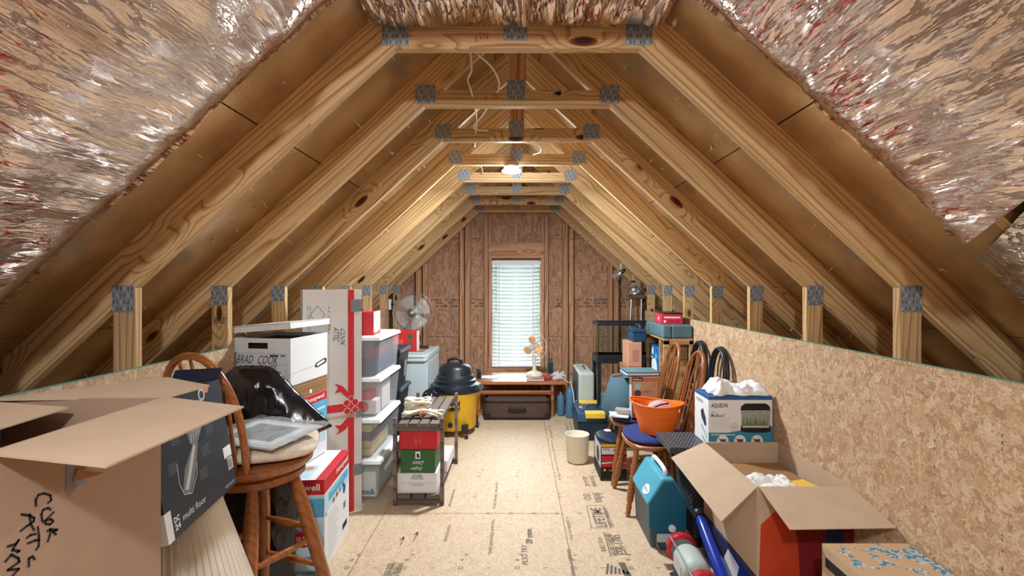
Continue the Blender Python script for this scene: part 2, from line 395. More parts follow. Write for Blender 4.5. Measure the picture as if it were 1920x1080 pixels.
M_whitep = mat('white_print', (236, 238, 240), .5, var=.01)
M_appl = mat('white_enamel', (190, 206, 212), .3, var=.02)
M_cream = mat('cream_plastic', (224, 218, 198), .4, var=.02)
M_chrome = mat('chrome', (222, 226, 230), .2, .8, var=.03)
M_alu = mat('aluminium', (190, 196, 200), .35, .9, var=.05)
M_glass = mat('tank_glass', (225, 238, 236), .02, trans=1., ior=1.1, var=0)
M_clear = mat('clear_bin_plastic', (220, 226, 230), .12, trans=.0, alpha=.13, var=0)
M_clear_fan = mat('fan_blade_plastic', (215, 220, 224), .15, alpha=.22, var=0)
M_film = mat('clear_film', (225, 232, 236), .12, alpha=.35, var=0, bump=.6, bscale=25)
M_white_bag = mat('white_bag', (232, 238, 240), .4, bump=.3, bscale=30, var=.02)
M_rope = mat('cotton_rope', (214, 204, 184), .85, var=.12, vscale=70, bump=.4, bscale=160)
M_fabric_cream = mat('cream_fabric', (214, 200, 180), .9, var=.06, vscale=40, bump=.4, bscale=140)
M_fabric_navy = mat('navy_fabric', (34, 46, 104), .9, var=.35, vscale=90, bump=.3, bscale=140)
M_pleat = mat('pleated_cream', (222, 214, 200), .7, var=.03)
M_orange = mat('orange_plastic', (238, 110, 28), .35, var=.03)
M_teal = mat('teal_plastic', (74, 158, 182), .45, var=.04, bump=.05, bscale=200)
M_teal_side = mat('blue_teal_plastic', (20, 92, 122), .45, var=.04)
M_grey_dark = mat('dark_grey_plastic', (72, 80, 84), .5, var=.04)
M_case = mat('grey_teal_plastic', (82, 116, 124), .5, var=.08)
M_case_hi = mat('pale_case', (176, 188, 180), .5, var=.04)
M_pink = mat('red_metal_case', (204, 44, 72), .4, var=.06)
M_shade = mat('blue_grey_fabric', (66, 92, 106), .85, var=.05)
M_brown_case = mat('brown_luggage', (78, 58, 46), .75, var=.1, bump=.3, bscale=120)
M_blue_tank = mat('blue_tank', (70, 112, 140), .45, var=.06)
M_blue = mat('bright_blue_plastic', (22, 50, 150), .25, var=.08)
M_fan_orange = mat('orange_blade', (236, 170, 100), .3, var=.04, alpha=.9)
M_paper = mat('paper', (226, 230, 230), .8, var=.05, vscale=18)
M_tape = mat('duct_tape', (118, 122, 126), .5, var=.1)
M_tape_clear = mat('packing_tape', (190, 172, 140), .3, alpha=.5)
M_wire = mat('white_wire', (226, 226, 222), .4)
M_seam = mat('seam_gap', (92, 74, 54), .8)
M_green_edge = mat('green_edge_paint', (96, 150, 132), .7)
M_tan = mat('tan_contents', (176, 160, 112), .7, var=.15)
M_maroon = mat('maroon_contents', (92, 34, 48), .7, var=.2, vscale=20)
M_indigo = mat('indigo_contents', (40, 46, 84), .7, var=.2)
M_reds = mat('red_grinder', (176, 28, 44), .3, coat=.3, var=.04)
M_copper = mat('copper_box', (206, 134, 92), .6, var=.05)
M_crate = wood_mat('crate_wood', (214, 178, 132), (200, 160, 112), (170, 128, 84), scale=12)

def weave_mat(name, c1, c2):
    m = bpy.data.materials.new(name); m.use_nodes = True; N, L = m.node_tree.nodes, m.node_tree.links
    b = N['Principled BSDF']; tc = N.new('ShaderNodeTexCoord'); br = N.new('ShaderNodeTexChecker'); br.inputs['Scale'].default_value = 95
    br.inputs['Color1'].default_value = lin(c1); br.inputs['Color2'].default_value = lin(c2)
    mp = N.new('ShaderNodeMapping'); mp.inputs['Scale'].default_value = (1, .55, .8); mp.inputs['Location'].default_value = (.003, .003, .003)
    L.new(tc.outputs['Object'], mp.inputs[0]); L.new(mp.outputs[0], br.inputs['Vector']); L.new(br.outputs[0], b.inputs['Base Color'])
    bp = N.new('ShaderNodeBump'); bp.inputs['Strength'].default_value = .8; bp.inputs['Distance'].default_value = .004
    L.new(br.outputs['Fac'], bp.inputs['Height']); L.new(bp.outputs[0], b.inputs['Normal']); b.inputs['Roughness'].default_value = .45
    return m
M_wicker = weave_mat('dark_wicker', (86, 92, 100), (30, 32, 38))

def sheathing_mat():
    """kraft-backed radiant barrier: brownish, faintly metallic"""
    m = bpy.data.materials.new('roof_sheathing'); m.use_nodes = True; N, L = m.node_tree.nodes, m.node_tree.links
    b = N['Principled BSDF']; tc = N.new('ShaderNodeTexCoord')
    n = N.new('ShaderNodeTexNoise'); n.inputs['Scale'].default_value = 5; n.inputs['Detail'].default_value = 6; L.new(tc.outputs['Object'], n.inputs['Vector'])
    r = ramp(N, [(.3, (184, 154, 112)), (.55, (202, 174, 136)), (.75, (220, 198, 164))]); L.new(n.outputs['Fac'], r.inputs[0]); L.new(r.outputs[0], b.inputs['Base Color'])
    b.inputs['Metallic'].default_value = .7; b.inputs['Roughness'].default_value = .27
    n2 = N.new('ShaderNodeTexNoise'); n2.inputs['Scale'].default_value = 60; n2.inputs['Detail'].default_value = 4; L.new(tc.outputs['Object'], n2.inputs['Vector'])
    bp = N.new('ShaderNodeBump'); bp.inputs['Strength'].default_value = .25; bp.inputs['Distance'].default_value = .003; L.new(n2.outputs['Fac'], bp.inputs['Height']); L.new(bp.outputs[0], b.inputs['Normal'])
    return m
M_sheath = sheathing_mat()

# ------------------------------------------------------------ geometry constants of the attic
SL = .923                     # roof slope
DEP = .145                    # rafter depth
HX = 1.5                      # half width between the knee walls
ZK = 1.50                     # lower rafter edge at the knee wall
COSA = 1 / math.sqrt(1 + SL * SL); OFF = DEP / COSA
def zin(x): return ZK + (HX - abs(x)) * SL          # lower edge of rafters
def zout(x): return zin(x) + OFF                    # underside of sheathing
Y0, DY, TH = 1.89, .61, .038
YW = 6.27                     # far wall surface
YB = -2.0
XE = 3.1

# ------------------------------------------------------------ setting
f = MB(M_floor); f.box(-XE, YB, -.03, XE, YW + .1, 0)
F = Face((0, 0, 0), (1, 0, 0), (0, 1, 0))
for x in (-.88, .295, 1.47): f.rect(F, x - .0018, YB, x + .0018, YW, M_seam)
for x0, x1, ys in ((-.88, .295, (.75, 3.19, 5.63)), (.295, 1.47, (-.46, 1.98, 4.42)), (-2.05, -.88, (-.46, 1.98, 4.42))):
    for y in ys: f.rect(F, x0, y - .002, x1, y + .002, M_seam)
floor = struct(f.done('floor'))
t = MB(M_ink_grey)
def fx(px, py): Y = CAMH * K / (py - VPY); return (px - VPX) * Y / K, Y
def ftext(s, px, py0, py1, wd, m=M_ink_grey, bold=.0):
    x, ya = fx(px, py0); _, yb = fx(px, py1); t.text(F, s, x - wd / 2, yb, x + wd / 2, ya, m, rot=90, bold=bold)
def fmark(x, y, r, kind, wd=.003):
    if kind == 'sq': P = [(x - r, y - r), (x + r, y - r), (x + r, y + r), (x - r, y + r), (x - r, y - r)]
    elif kind == 'di': P = [(x - r, y), (x, y - r), (x + r, y), (x, y + r), (x - r, y)]
    elif kind == 'ci': P = [(x + r * math.cos(k * PI / 5), y + r * math.sin(k * PI / 5)) for k in range(11)]
    else: P = [(x - r, y), (x + r, y)]
    t.stroke(F, P, wd, M_ink_grey)
for base in (2.576, 3.81, 5.04, 1.4):
    for k in range(-7, 6):
        x = k * .3035
        if x in (0,): pass
        fmark(x, base, .010, 'sq'); fmark(x + .15, base, .012, 'da')
        for dy in (.075, .125): fmark(x + .02 * (dy > .1), base + dy, .010, 'di')
        for dy in (-.09, -.14): fmark(x, base + 1.0 + dy, .008, 'di')
for k in range(-6, 3): fmark(.26 - .1525 * k - .15, 3.19, .012, 'ci') if k > -2 or True else None
ftext('ALSO TRY', 983, 1022, 1060, .035); ftext('ZIP system', 993, 992, 1020, .05, bold=.02)
ftext('10-11-15 10:20:17 13', 1063, 970, 1012, .018)
ftext('SUBFLOOR PANEL  STRENGTH AXIS THIS DIRECTION', 843, 985, 1016, .018); ftext('SPACE PANELS 1/8 INCH', 852, 918, 950, .018)
ftext('TENSE LOS PANELES 1/8 DE PULG', 925, 975, 1040, .018); ftext('THIS PANEL 1/8 INCH', 932, 905, 955, .018)
ftext('CREUSE LA SUPERFICIE', 1066, 1030, 1080, .02)
ftext('LIFETIME', 1116, 952, 988, .07, bold=.01); ftext('LIMITED WARRANTY', 1133, 952, 988, .03)
ftext('BUILT TO A', 1124, 1008, 1034, .03); ftext('HIGHER STANDARD', 1139, 1000, 1042, .035); ftext('ESR-1785', 1153, 1003, 1040, .055, bold=.01)
ftext('ZIP SYSTEM', 1096, 894, 912, .035); ftext('FINISH EDGE', 1108, 892, 912, .03); ftext('OSI', 1099, 926, 938, .05); ftext('PRO-SERIES ADHESIVE', 1117, 924, 942, .05)
ftext('Engineered Wood Subfloor', 1034, 826, 900, .02); ftext('Huber Engineered Woods', 1030, 797, 822, .02)
ftext('WAY NOVE', 735, 1056, 1080, .04); ftext('7868661', 750, 1056, 1080, .05)
for a, b, c, d in ((1100, 948, 1142, 990),):
    P = [fx(1100, 948), fx(1132, 948), fx(1146, 990), fx(1109, 990), fx(1100, 948)]; t.stroke(F, P, .004, M_ink_grey)
t.stroke(F, [fx(1132, 998), fx(1146, 1044)], .006, M_ink_grey); t.stroke(F, [fx(739, 1054), fx(727, 1080)], .005, M_ink_grey)
for a in (((750, 1024), (757, 1007)), ((775, 1016), (783, 998))):
    p, q = fx(*a[0]), fx(*a[1]); t.stroke(F, [p, q], .005, M_ink_grey); t.stroke(F, [(q[0] - .014, q[1] - .03), q, (q[0] + .006, q[1] - .035)], .008, M_ink_grey)
for k in range(6):                                      # swash mark at the frame's foot
    a = fx(1140 + k * 7, 1058 + k * 3); b = fx(1138 + k * 8, 1076); t.stroke(F, [a, b], .012, M_ink_grey)
t.stroke(F, [fx(1166, 1057), fx(1178, 1080)], .035, M_ink_grey)
for px in (1060, 1068, 1076): ftext('ADHESIVE TEST' , px, 792, 812, .02)
fp = t.done('floor_lettering', floor, 'grey printed lettering and nailing marks'); 

def knee_panel(name, side, y0, y1, h):
    x = side * (HX - .001); m = MB(M_osb); m.box(min(x, x + side * -.012), y0, .0, max(x, x + side * -.012), y1, h)
    m.use(M_green_edge); m.box(min(x, x - side * .0125), y0, h, max(x, x - side * .0125), y1, h + .003)
    if side > 0:
        Fp = Face((HX - .0135, YW, 0), (0, -YW, 0), (0, 0, h))
        rr = random.Random(3)
        for yy in (2.05, 1.72, 1.48, 2.75, 3.3):
            z = .1
            while z < h - .1:
                l = rr.uniform(.004, .012); a = (YW - yy) / YW
                if rr.random() > .35: m.rect(Fp, a, z / h, a + .0006, (z + l) / h, M_ink_grey)
                z += l + rr.uniform(.004, .02) + (.25 if rr.random() > .96 else 0)
    return m
struct(knee_panel('', 1, YB, 5.62, 1.218).done('wall_right'))
o = struct(knee_panel('', -1, YB, 2.53, 1.185).done('wall_left'))
m = MB(M_osb); m.box(-1.51, 4.35, .9, -1.499, 5.62, 1.24); struct(m.done('wall_left_far'))

# sheathing in strips with open joints
m = MB(M_sheath)
cuts = [0.0, .14, 1.02, 1.92, 2.82, 3.4]
for side in (-1, 1):
    n = Vector((side * SL * COSA, 0, COSA))
    for a, b in zip(cuts, cuts[1:]):
        a2, b2 = a + .002, b - .002
        offs = 0 if cuts.index(a) % 2 else 1.22
        ys = [YB - .1] + [y for y in [(-1.0 + offs + 2.44 * k) for k in range(5)] if YB < y < YW] + [YW + .1]
        for ya, yb in zip(ys, ys[1:]):
            P = [Vector((side * a2, ya + .002, zout(a2))), Vector((side * b2, ya + .002, zout(b2))), Vector((side * b2, yb - .002, zout(b2))), Vector((side * a2, yb - .002, zout(a2)))]
            m.prism(P if side < 0 else P[::-1], n * .012)
m.use(M_black_matt)
for side in (-1, 1):
    n = Vector((side * SL * COSA, 0, COSA)) * .016
    P = [Vector((0, YB - .1, zout(0))) + n, Vector((side * 3.4, YB - .1, zout(3.4))) + n, Vector((side * 3.4, YW + .1, zout(3.4))) + n, Vector((0, YW + .1, zout(0))) + n]
    m.slab(P if side < 0 else P[::-1], .01)
ceiling = struct(m.done('ceiling'))
# nail points through the sheathing
rr = random.Random(11); m = MB(mat('staple_steel', (224, 222, 214), .4, .2))
for k in range(300):
    side = rr.choice((-1, 1)); x = rr.uniform(.5, 2.2); y = rr.uniform(1.55, 6.0)
    c = Vector((side * x, y, zout(x))); nn = -Vector((side * SL * COSA, 0, COSA)); s_ = rr.uniform(.010, .022)
    d = Vector((rr.uniform(-1, 1), rr.uniform(-1, 1), rr.uniform(-1, 1))) * .012
    m.tube([c, c + nn * s_ * 1.4 + d * .4], [.004, .0016], 5)
    if rr.random() > .55:
        a = d.normalized() * rr.uniform(.009, .022); b_ = nn.cross(a).normalized() * .007
        m.slab([c + nn * .004 - a, c + nn * .006 - b_, c + nn * .006 + a, c + nn * .004 + b_], .001)
o = m.done('nail_points', ceiling, 'steel nail tips and splinters poking through'); o['kind'] = 'stuff'

# far gable wall with the window opening
wx0, wx1, wz0, wz1 = -.345, .315, .445, 1.835
m = MB(M_osb_far)
m.box(-XE, YW, 0, wx0, YW + .012, 3.3); m.box(wx1, YW, 0, XE, YW + .012, 3.3); m.box(wx0, YW, 0, wx1, YW + .012, wz0); m.box(wx0, YW, wz1, wx1, YW + .012, 3.3)
FW = Face((-XE, YW, 0), (2 * XE, 0, 0), (0, 0, 3.3))
def wpt(px, py, Y=YW): p = W(px, py, Y); return (p.x + XE) / (2 * XE), p.z / 3.3
for y in (447, 631):
    for x0, x1 in ((800, 862), (884, 912), (1026, 1054), (1075, 1140)): a = wpt(x0, y); b = wpt(x1, y + .9); m.rect(FW, a[0], b[1], b[0], a[1], M_seam)
a = wpt(1042, 577); b = wpt(1053, 568); m.text(FW, 'A', a[0], a[1], b[0], b[1], M_ink_grey, bold=.03)
rr = random.Random(5)
for x0, x1 in ((812, 862), (885, 912), (1040, 1053), (1078, 1140), (1160, 1200)):
    for row in (562, 568, 574):
        x = x0
        while x < x1:
            l = rr.uniform(1, 4)
            if rr.random() > .4: a = wpt(x, row + 1.6); b = wpt(min(x + l, x1), row - 1.6); m.rect(FW, a[0], a[1], b[0], b[1], M_ink_grey)
            x += l + rr.uniform(.4, 1.5)
wall_far = struct(m.done('wall_far'))
YS = YW - .09
def stud(x0, x1, z0, z1, y0=YS, top=None, name='stud'):
    m = MB(M_stud); w2 = (x1 - x0) / 2; L_ = z1 - z0; y2 = (YW - y0) / 2
    m.box(0, -y2, -w2, L_, y2, w2); o = m.done(name, wall_far, local=True, bevel=.002)
    o.location = ((x0 + x1) / 2, (YW + y0) / 2, z0); o.rotation_euler = (0, -PI / 2, 0)
    return o
def px2x(px): return (px - VPX) * YS / K
for a, b in ((862, 870), (872, 882), (908, 915), (1021, 1028), (1055, 1065), (1067, 1075), (780, 790), (793, 801), (741, 747), (1141, 1149), (1151, 1160), (1190, 1196)):
    x0, x1 = px2x(a), px2x(b); xm = max(abs(x0), abs(x1)); stud(x0, x1, 0, min(zin(xm) + .02, 2.40))
for a, b in ((916, 922), (1014, 1020)): stud(px2x(a), px2x(b), 0, CAMH + (VPY - 484) * YS / K - .001, name='trimmer_stud')
for a, b in ((916, 922), (964, 970), (1014, 1020)): stud(px2x(a), px2x(b), .001 + CAMH + (VPY - 455) * YS / K, CAMH + (VPY - 406) * YS / K, name='cripple_stud')
for a, b in ((940, 946), (968, 973), (1000, 1005)): stud(px2x(a), px2x(b), .04, wz0 - .05, name='cripple_stud')
def hboard(x0, x1, z0, z1, y0=YS, name='header', mm=M_stud):
    m = MB(mm); m.box(x0, y0, z0, x1, YW, z1); return m.done(name, wall_far, bevel=.002)
hboard(px2x(915.5), px2x(1020.5), CAMH + (VPY - 484) * YS / K, CAMH + (VPY - 455) * YS / K)
hboard(px2x(914), px2x(1022), wz0 - .075, wz0 - .0, y0=YS - .005, name='sill_plate')
hboard(-2.6, 2.6, 0, .038, name='sill_plate')

# window
m = MB(M_white)
for b_ in ((wx0, YW + .0, wz0, wx0 + .03, YW + .09, wz1), (wx1 - .03, YW, wz0, wx1, YW + .09, wz1), (wx0, YW, wz1 - .03, wx1, YW + .09, wz1), (wx0, YW, wz0, wx1, YW + .09, wz0 + .03), (wx0, YW + .05, 1.12, wx1, YW + .08, 1.15), (-.025, YW + .05, 1.12, -.012, YW + .07, wz1)):
    m.box(*b_)
win = struct(m.done('window_1', bevel=.002))
m = MB(M_glass); m.box(wx0 + .03, YW + .06, wz0 + .03, wx1 - .03, YW + .064, wz1 - .03); m.done('pane', win)
bl = thing('window_blind', 'white slatted blind lowered over the bright gable window', 'window blind', (0, YW - .03, wz0))
m = MB(M_white); m.box(wx0 + .01, YW - .06, wz1 - .06, wx1 - .01, YW - .002, wz1 - .01); m.done('head_rail', bl, bevel=.003)
m = MB(M_white); m.box(wx0 + .012, YW - .055, wz0 + .012, wx1 - .012, YW - .005, wz0 + .035); m.done('bottom_rail', bl, bevel=.003)
sl = None
M_slat = mat('translucent_slat', (240, 244, 244), .5, var=.01)
_n = M_slat.node_tree.nodes; _t = _n.new('ShaderNodeBsdfTranslucent'); _t.inputs[0].default_value = (.9, .95, .95, 1); _m = _n.new('ShaderNodeMixShader'); _m.inputs[0].default_value = .25
M_slat.node_tree.links.new(_n['Principled BSDF'].outputs[0], _m.inputs[1]); M_slat.node_tree.links.new(_t.outputs[0], _m.inputs[2]); M_slat.node_tree.links.new(_m.outputs[0], _n['Material Output'].inputs['Surface'])
for k in range(27):
    z = wz0 + .06 + k * .0472
    if sl is None:
        m = MB(M_slat); m.grid(lambda a, b: Vector((wx0 + .014 + (wx1 - wx0 - .028) * a, (b - .5) * .05, .004 * math.sin(b * PI))), 1, 6); m.bm.normal_update()
        sl = m.done('slat', bl, local=True, smooth=180, solid=.003)
        sl.rotation_euler = (math.radians(34), 0, 0); s_ = sl
    else:
        s_ = sl.copy(); COL.objects.link(s_)
    s_.location = (0, 0, z - wz0)
m = MB(M_white)
for x in (-.235, .2): m.box(x - .008, YW - .058, wz0 + .03, x + .008, YW - .0575, wz1 - .04)
m.done('ladder_tape', bl)
m = MB(M_grey); m.tube([(-.275, YW - .065, wz1 - .05), (-.272, YW - .067, 1.15)], .003, 6); m.done('tilt_wand', bl)
m = MB(M_osb_far); m.box(-XE, YB - .02, 0, XE, YB, 3.4); struct(m.done('wall_back'))
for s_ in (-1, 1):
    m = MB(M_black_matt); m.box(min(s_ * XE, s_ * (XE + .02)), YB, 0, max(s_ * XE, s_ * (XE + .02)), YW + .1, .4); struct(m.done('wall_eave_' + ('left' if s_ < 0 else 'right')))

# ------------------------------------------------------------ roof trusses
def plane_board(mm, pts, d, y0, y1, name, parent, mat_=None):
    """a board lying in the truss plane; its local X runs along d so the grain follows it"""
    d = Vector((d[0], 0, d[1])).normalized(); c = Vector((sum(p[0] for p in pts) / len(pts), (y0 + y1) / 2, sum(p[1] for p in pts) / len(pts)))
    zax = Vector((-d.z, 0, d.x)); yax = zax.cross(d)
    R = Matrix((d, yax, zax)).transposed().to_4x4(); R.translation = c; Ri = R.inverted()
    m = MB(mm); P = [Ri @ Vector((p[0], y0, p[1])) for p in pts]; vec = Ri.to_3x3() @ Vector((0, y1 - y0, 0))
    m.prism(P, vec); o = m.done(name, parent, local=True, bevel=.002); o.matrix_basis = R
    return o
CB, CT = 2.438, 2.524
RIDGE = zin(0) + .0
def plate(x0, x1, z0, z1, parent, y=-.0015):
    m = MB(M_plate); m.box(x0, y, z0, x1, 0, z1)
    Fp = Face((x0, y, z0), (x1 - x0, 0, 0), (0, 0, z1 - z0)); nx, nz = max(3, int((x1 - x0) / .013)), max(3, int((z1 - z0) / .022))
    for i in range(nx):
        for j in range(nz):
            a = (i + .5) / nx; b = (j + .5) / nz; m.rect(Fp, a - .2 / nx, b - .25 / nz, a + .1 / nx, b + .25 / nz, M_grey_dark if (i + j) % 3 else M_grey_lt, .0005)
    return m.done('connector_plate', parent, 'perforated galvanised plate')
tr = thing('roof_truss', 'nearest pine roof truss, its tie beam and plates across the top of the room', 'roof truss', (0, 0, 0), 0, 'pine roof trusses')
for s_ in (-1, 1):
    P = [(s_ * 2.75, zin(2.75)), (0, zin(0)), (0, zout(0)), (s_ * 2.75, zout(2.75))]
    plane_board(M_pine if s_ < 0 else M_pine, P, (-s_, SL), 0, TH, 'rafter', tr)
    x0, x1 = (HX, HX + .085); P = [(s_ * x0, 0.0), (s_ * x0, zin(x0)), (s_ * x1, zin(x1)), (s_ * x1, 0.0)]
    plane_board(M_pine, P, (0, 1), 0, TH, 'knee_post', tr)
    a, b = sorted((s_ * 1.502, s_ * 1.588)); plate(a, b, 1.405, 1.51, tr)
    a, b = sorted((s_ * .425, s_ * .53)); plate(a, b, 2.45, 2.55, tr)
xb = HX - (CB - ZK) / SL; xt = HX - (CT - ZK) / SL
plane_board(M_pine, [(-xb, CB), (xb, CB), (xt, CT), (-xt, CT)], (1, 0), -.0005, TH + .0005, 'collar_tie', tr)
plane_board(M_pine2, [(-.045, CT), (.045, CT), (.045, zin(.045)), (0, zin(0)), (-.045, zin(.045))], (0, 1), .0, TH, 'king_post', tr)
plate(-.055, .04, CT - .055, CT + .05, tr)
trs = [tr]
ORD = ['nearest', 'second', 'third', 'fourth', 'fifth', 'sixth', 'seventh']
NOTE = ['its tie beam under the foil', 'with a black knot stain on its tie beam', 'behind the stained one', 'carrying the lit ceiling lamp', 'just beyond the lit lamp', 'two beyond the lit lamp', 'last one before the gable window wall']
for n in range(7):
    r = tr if n == 0 else copy_tree(tr)
    r.location = (0, Y0 + DY * n, 0); r['label'] = f'{ORD[n]} pine roof truss from the camera, {NOTE[n]}'
    trs.append(r)
trs = trs[1:] if trs[0] is trs[1] else trs
r = copy_tree(tr); r.location = (0, YS - .04, 0); r['label'] = 'gable end roof truss standing against the window wall'
for k, y in enumerate((1.28, .67)):
    r = copy_tree(tr); r.location = (0, y, 0)
    r['label'] = ['pine roof truss hidden by the foil, next before the nearest bare one', 'pine roof truss hidden by the foil, closest to the camera'][k]; r['group'] = 'trusses above the foil'
# writing on the near tie beams
FB = Face((-.5, Y0 - .001, CB), (1, 0, 0), (0, 0, CT - CB))
m = MB(M_red); m.text(FB, 'N3', .352, .42, .385, .72, M_red, rot=180); m.text(FB, '5', .332, .3, .345, .58, M_red, rot=180)
o = m.done('beam_lettering', trs[0], 'red stencilled N3 and 5')
FB2 = Face((-.5, Y0 + DY - .001, CB), (1, 0, 0), (0, 0, CT - CB))
m = MB(M_red); m.text(FB2, 'N2', .37, .45, .40, .75, M_red, rot=180); m.text(FB2, '5', .33, .35, .345, .6, M_red, rot=180)
m.disc(FB2, .705, .78, .016, M_ink, asp=5); m.fpoly(FB2, [(.7, .85), (.725, .95), (.728, .7), (.71, .62)], M_ink)
m.done('beam_lettering', trs[1], 'red stencil and black stain')
FP = Face((-1.584, Y0 + DY - .001, 1.3), (.085, 0, 0), (0, 0, .1))
m = MB(M_ink); m.text(FP, 'PBNSI', .1, .1, .75, .45, M_ink, skew=.2); m.done('post_lettering', trs[1], 'black handwritten mark')

# ------------------------------------------------------------ foil-faced insulation
TRY = [1.28 + TH / 2 - .61 * k for k in range(6)]
def sag(y):
    if y > 1.28: return 0
    k = (1.28 - y) / .61; return .05 * math.sin(PI * (k % 1)) ** 2
def foil_sheet(name, label, side, x0, x1, mm, ye=1.66, bulge=.05, seed=0., nu=150, nv=120, flare=0., k0=0., k1=0.):
    def f(a, b):
        yy = ye + (-1.9 - ye) * (b ** 1.7); xa = max(.3, x0 - k0 * (ye - yy)); xz = max(.7, x1 - k1 * (ye - yy)); x = xa + (xz - xa) * a
        yedge = ye + .035 * noise.noise(Vector((x * 3, seed, 1))) + .015 * noise.noise(Vector((x * 11, seed, 3)))
        y = yedge + (-1.9 - yedge) * (b ** 1.7)
        k = max(0., min(1., (ye - y) / .36)); k = k * k * (3 - 2 * k)
        off = OFF * COSA * (1 - k) + .004 - bulge * math.sin(PI * min(1, (ye - y) / .72)) - sag(y) - flare * max(0, (a - .75) * 4) ** 2 * k
        wr = noise.fractal(Vector((x * 17 + noise.noise(Vector((x * 2, y * 2, 5))) * 2, y * 2.4, seed)), .9, 2, 4) * .012
        wr += (.25 - abs(noise.noise(Vector((x * 9 - y * 3, y * 1.8 + x * 2, seed + 7))))) * .022
        wr *= min(1, (1 - k) * .3 + k)
        off -= .006 + wr
        if off > OFF * COSA - .006: off = OFF * COSA - .006
        return Vector((side * x, y, zin(x))) + Vector((side * SL * COSA, 0, COSA)) * off
    m = MB(mm); m.grid(f, nu, nv); bmesh.ops.recalc_face_normals(m.bm, faces=m.bm.faces)
    return tag(m.done(name, smooth=180), label, 'insulation', 'foil insulation draped over the rafters')
foil_sheet('foil_insulation', 'crinkled foil insulation sheet along the left slope above the cardboard box', -1, .40, 2.5, M_foil, seed=1.)
foil_sheet('foil_insulation', 'crinkled foil insulation sheet high on the slope at right, above the gap', 1, .40, 1.42, M_foil, seed=5., flare=.04, k1=.38)
foil_sheet('foil_insulation', 'smaller silver foil piece low on the slope, under the dark gap', 1, 1.50, 2.5, M_foil2, ye=1.68, bulge=.005, seed=9., nu=110, k0=.47)
def ftop(a, b):
    x = -.56 + 1.12 * a; ye = 1.86 + .015 * noise.noise(Vector((x * 6, 0, 2)))
    y = ye + (-1.9 - ye) * b ** 1.6
    wr = noise.fractal(Vector((x * 26, y * 3, 8)), .9, 2, 4) * .014 + (.2 - abs(noise.noise(Vector((x * 14, y * 4, 3))))) * .02
    z = 2.515 + .03 * min(1, (ye - y) * 4) + wr
    return Vector((x, y, z - .06 * max(0, abs(x) - .4)))
m = MB(M_foil); m.grid(ftop, 130, 90); bmesh.ops.recalc_face_normals(m.bm, faces=m.bm.faces)
tag(m.done('foil_insulation', smooth=180), 'strip of foil insulation hanging over the nearest tie beam', 'insulation', 'foil insulation draped over the rafters')

# ------------------------------------------------------------ lamps and wires
def ceiling_lamp(y, watts, label, down=.8):
    t_ = thing('ceiling_light', label, 'ceiling light', (-.045, y, CB))
    m = MB(M_white); m.lathe([(.055, CB), (.06, CB - .012), (.045, CB - .03), (.03, CB - .035)], (-.045, y, 0)); m.done('lamp_holder', t_, smooth=40)
    em = bpy.data.materials.get('lit_lamp') or mat('lit_lamp', (255, 252, 246), emis=22., var=0)
    m = MB(em); m.lathe([(.03, CB - .034), (.072, CB - .036), (.075, CB - .044), (.06, CB - .052), (.02, CB - .056)], (-.045, y, 0)); m.done('bulb', t_, 'glowing white lamp', smooth=60)
    for typ, en, dz in (('AREA', watts * down, -.062), ('POINT', watts * (1 - down), -.11)):   # downward disc and the glow of its dome
        l = bpy.data.lights.new('lamp_glow', typ); l.energy = en; l.color = LAMP_COL
        if typ == 'AREA': l.shape = 'DISK'; l.size = .15
        else: l.shadow_soft_size = .045
        lo = bpy.data.objects.new('lamp_glow', l); COL.objects.link(lo); lo.location = (0, 0, dz); lo.parent = t_
    return t_
ceiling_lamp(Y0 + DY * 3 + .02, LAMP_FAR, 'lit round white lamp under the fourth tie beam')
ceiling_lamp(-.53, LAMP_NEAR, 'round white lamp behind the camera', .2)
def curve_pts(ctrl, n=8):
    P = [Vector(c) for c in ctrl]; P = [P[0] * 2 - P[1]] + P + [P[-1] * 2 - P[-2]]; out = []
    for i in range(1, len(P) - 2):
        for k in range(n):
            t_ = k / n; a, b, c, d = P[i - 1], P[i], P[i + 1], P[i + 2]
            out.append(.5 * ((2 * b) + (c - a) * t_ + (2 * a - 5 * b + 4 * c - d) * t_ ** 2 + (3 * b - a - 3 * c + d) * t_ ** 3))
    out.append(P[-2]); return out
def wire(ctrl, r, label, mm=M_wire, name='cable'):
    m = MB(mm); m.tube(curve_pts(ctrl), r, 6); return tag(m.done(name, smooth=180), label, 'cable')
wire([W(881, 88, 2.3), W(884, 130, 2.35), W(877, 150, 2.4), W(884, 172, 2.44), W(893, 215, 2.8), W(893, 240, 3.0), W(890, 275, 3.4)], .005, 'white cable hanging between the first tie beams, nearer the sheathing')
wire([W(895, 100, 2.3), W(925, 130, 2.35), W(936, 160, 2.45), W(925, 185, 2.56), W(905, 215, 2.8), W(888, 240, 3.0), W(915, 245, 3.05)], .005, 'looping white cable dropping beside the king posts')
wire([W(985, 268, 3.3), W(1008, 272, 3.4), W(1014, 284, 3.5), W(1000, 290, 3.6)], .004, 'short white cable loop right of the lit lamp')
wire([W(896, 300, 3.8), W(905, 322, 4.2), W(903, 345, 4.8), W(898, 350, 5.2)], .004, 'white cable left of the lit lamp, farther back')
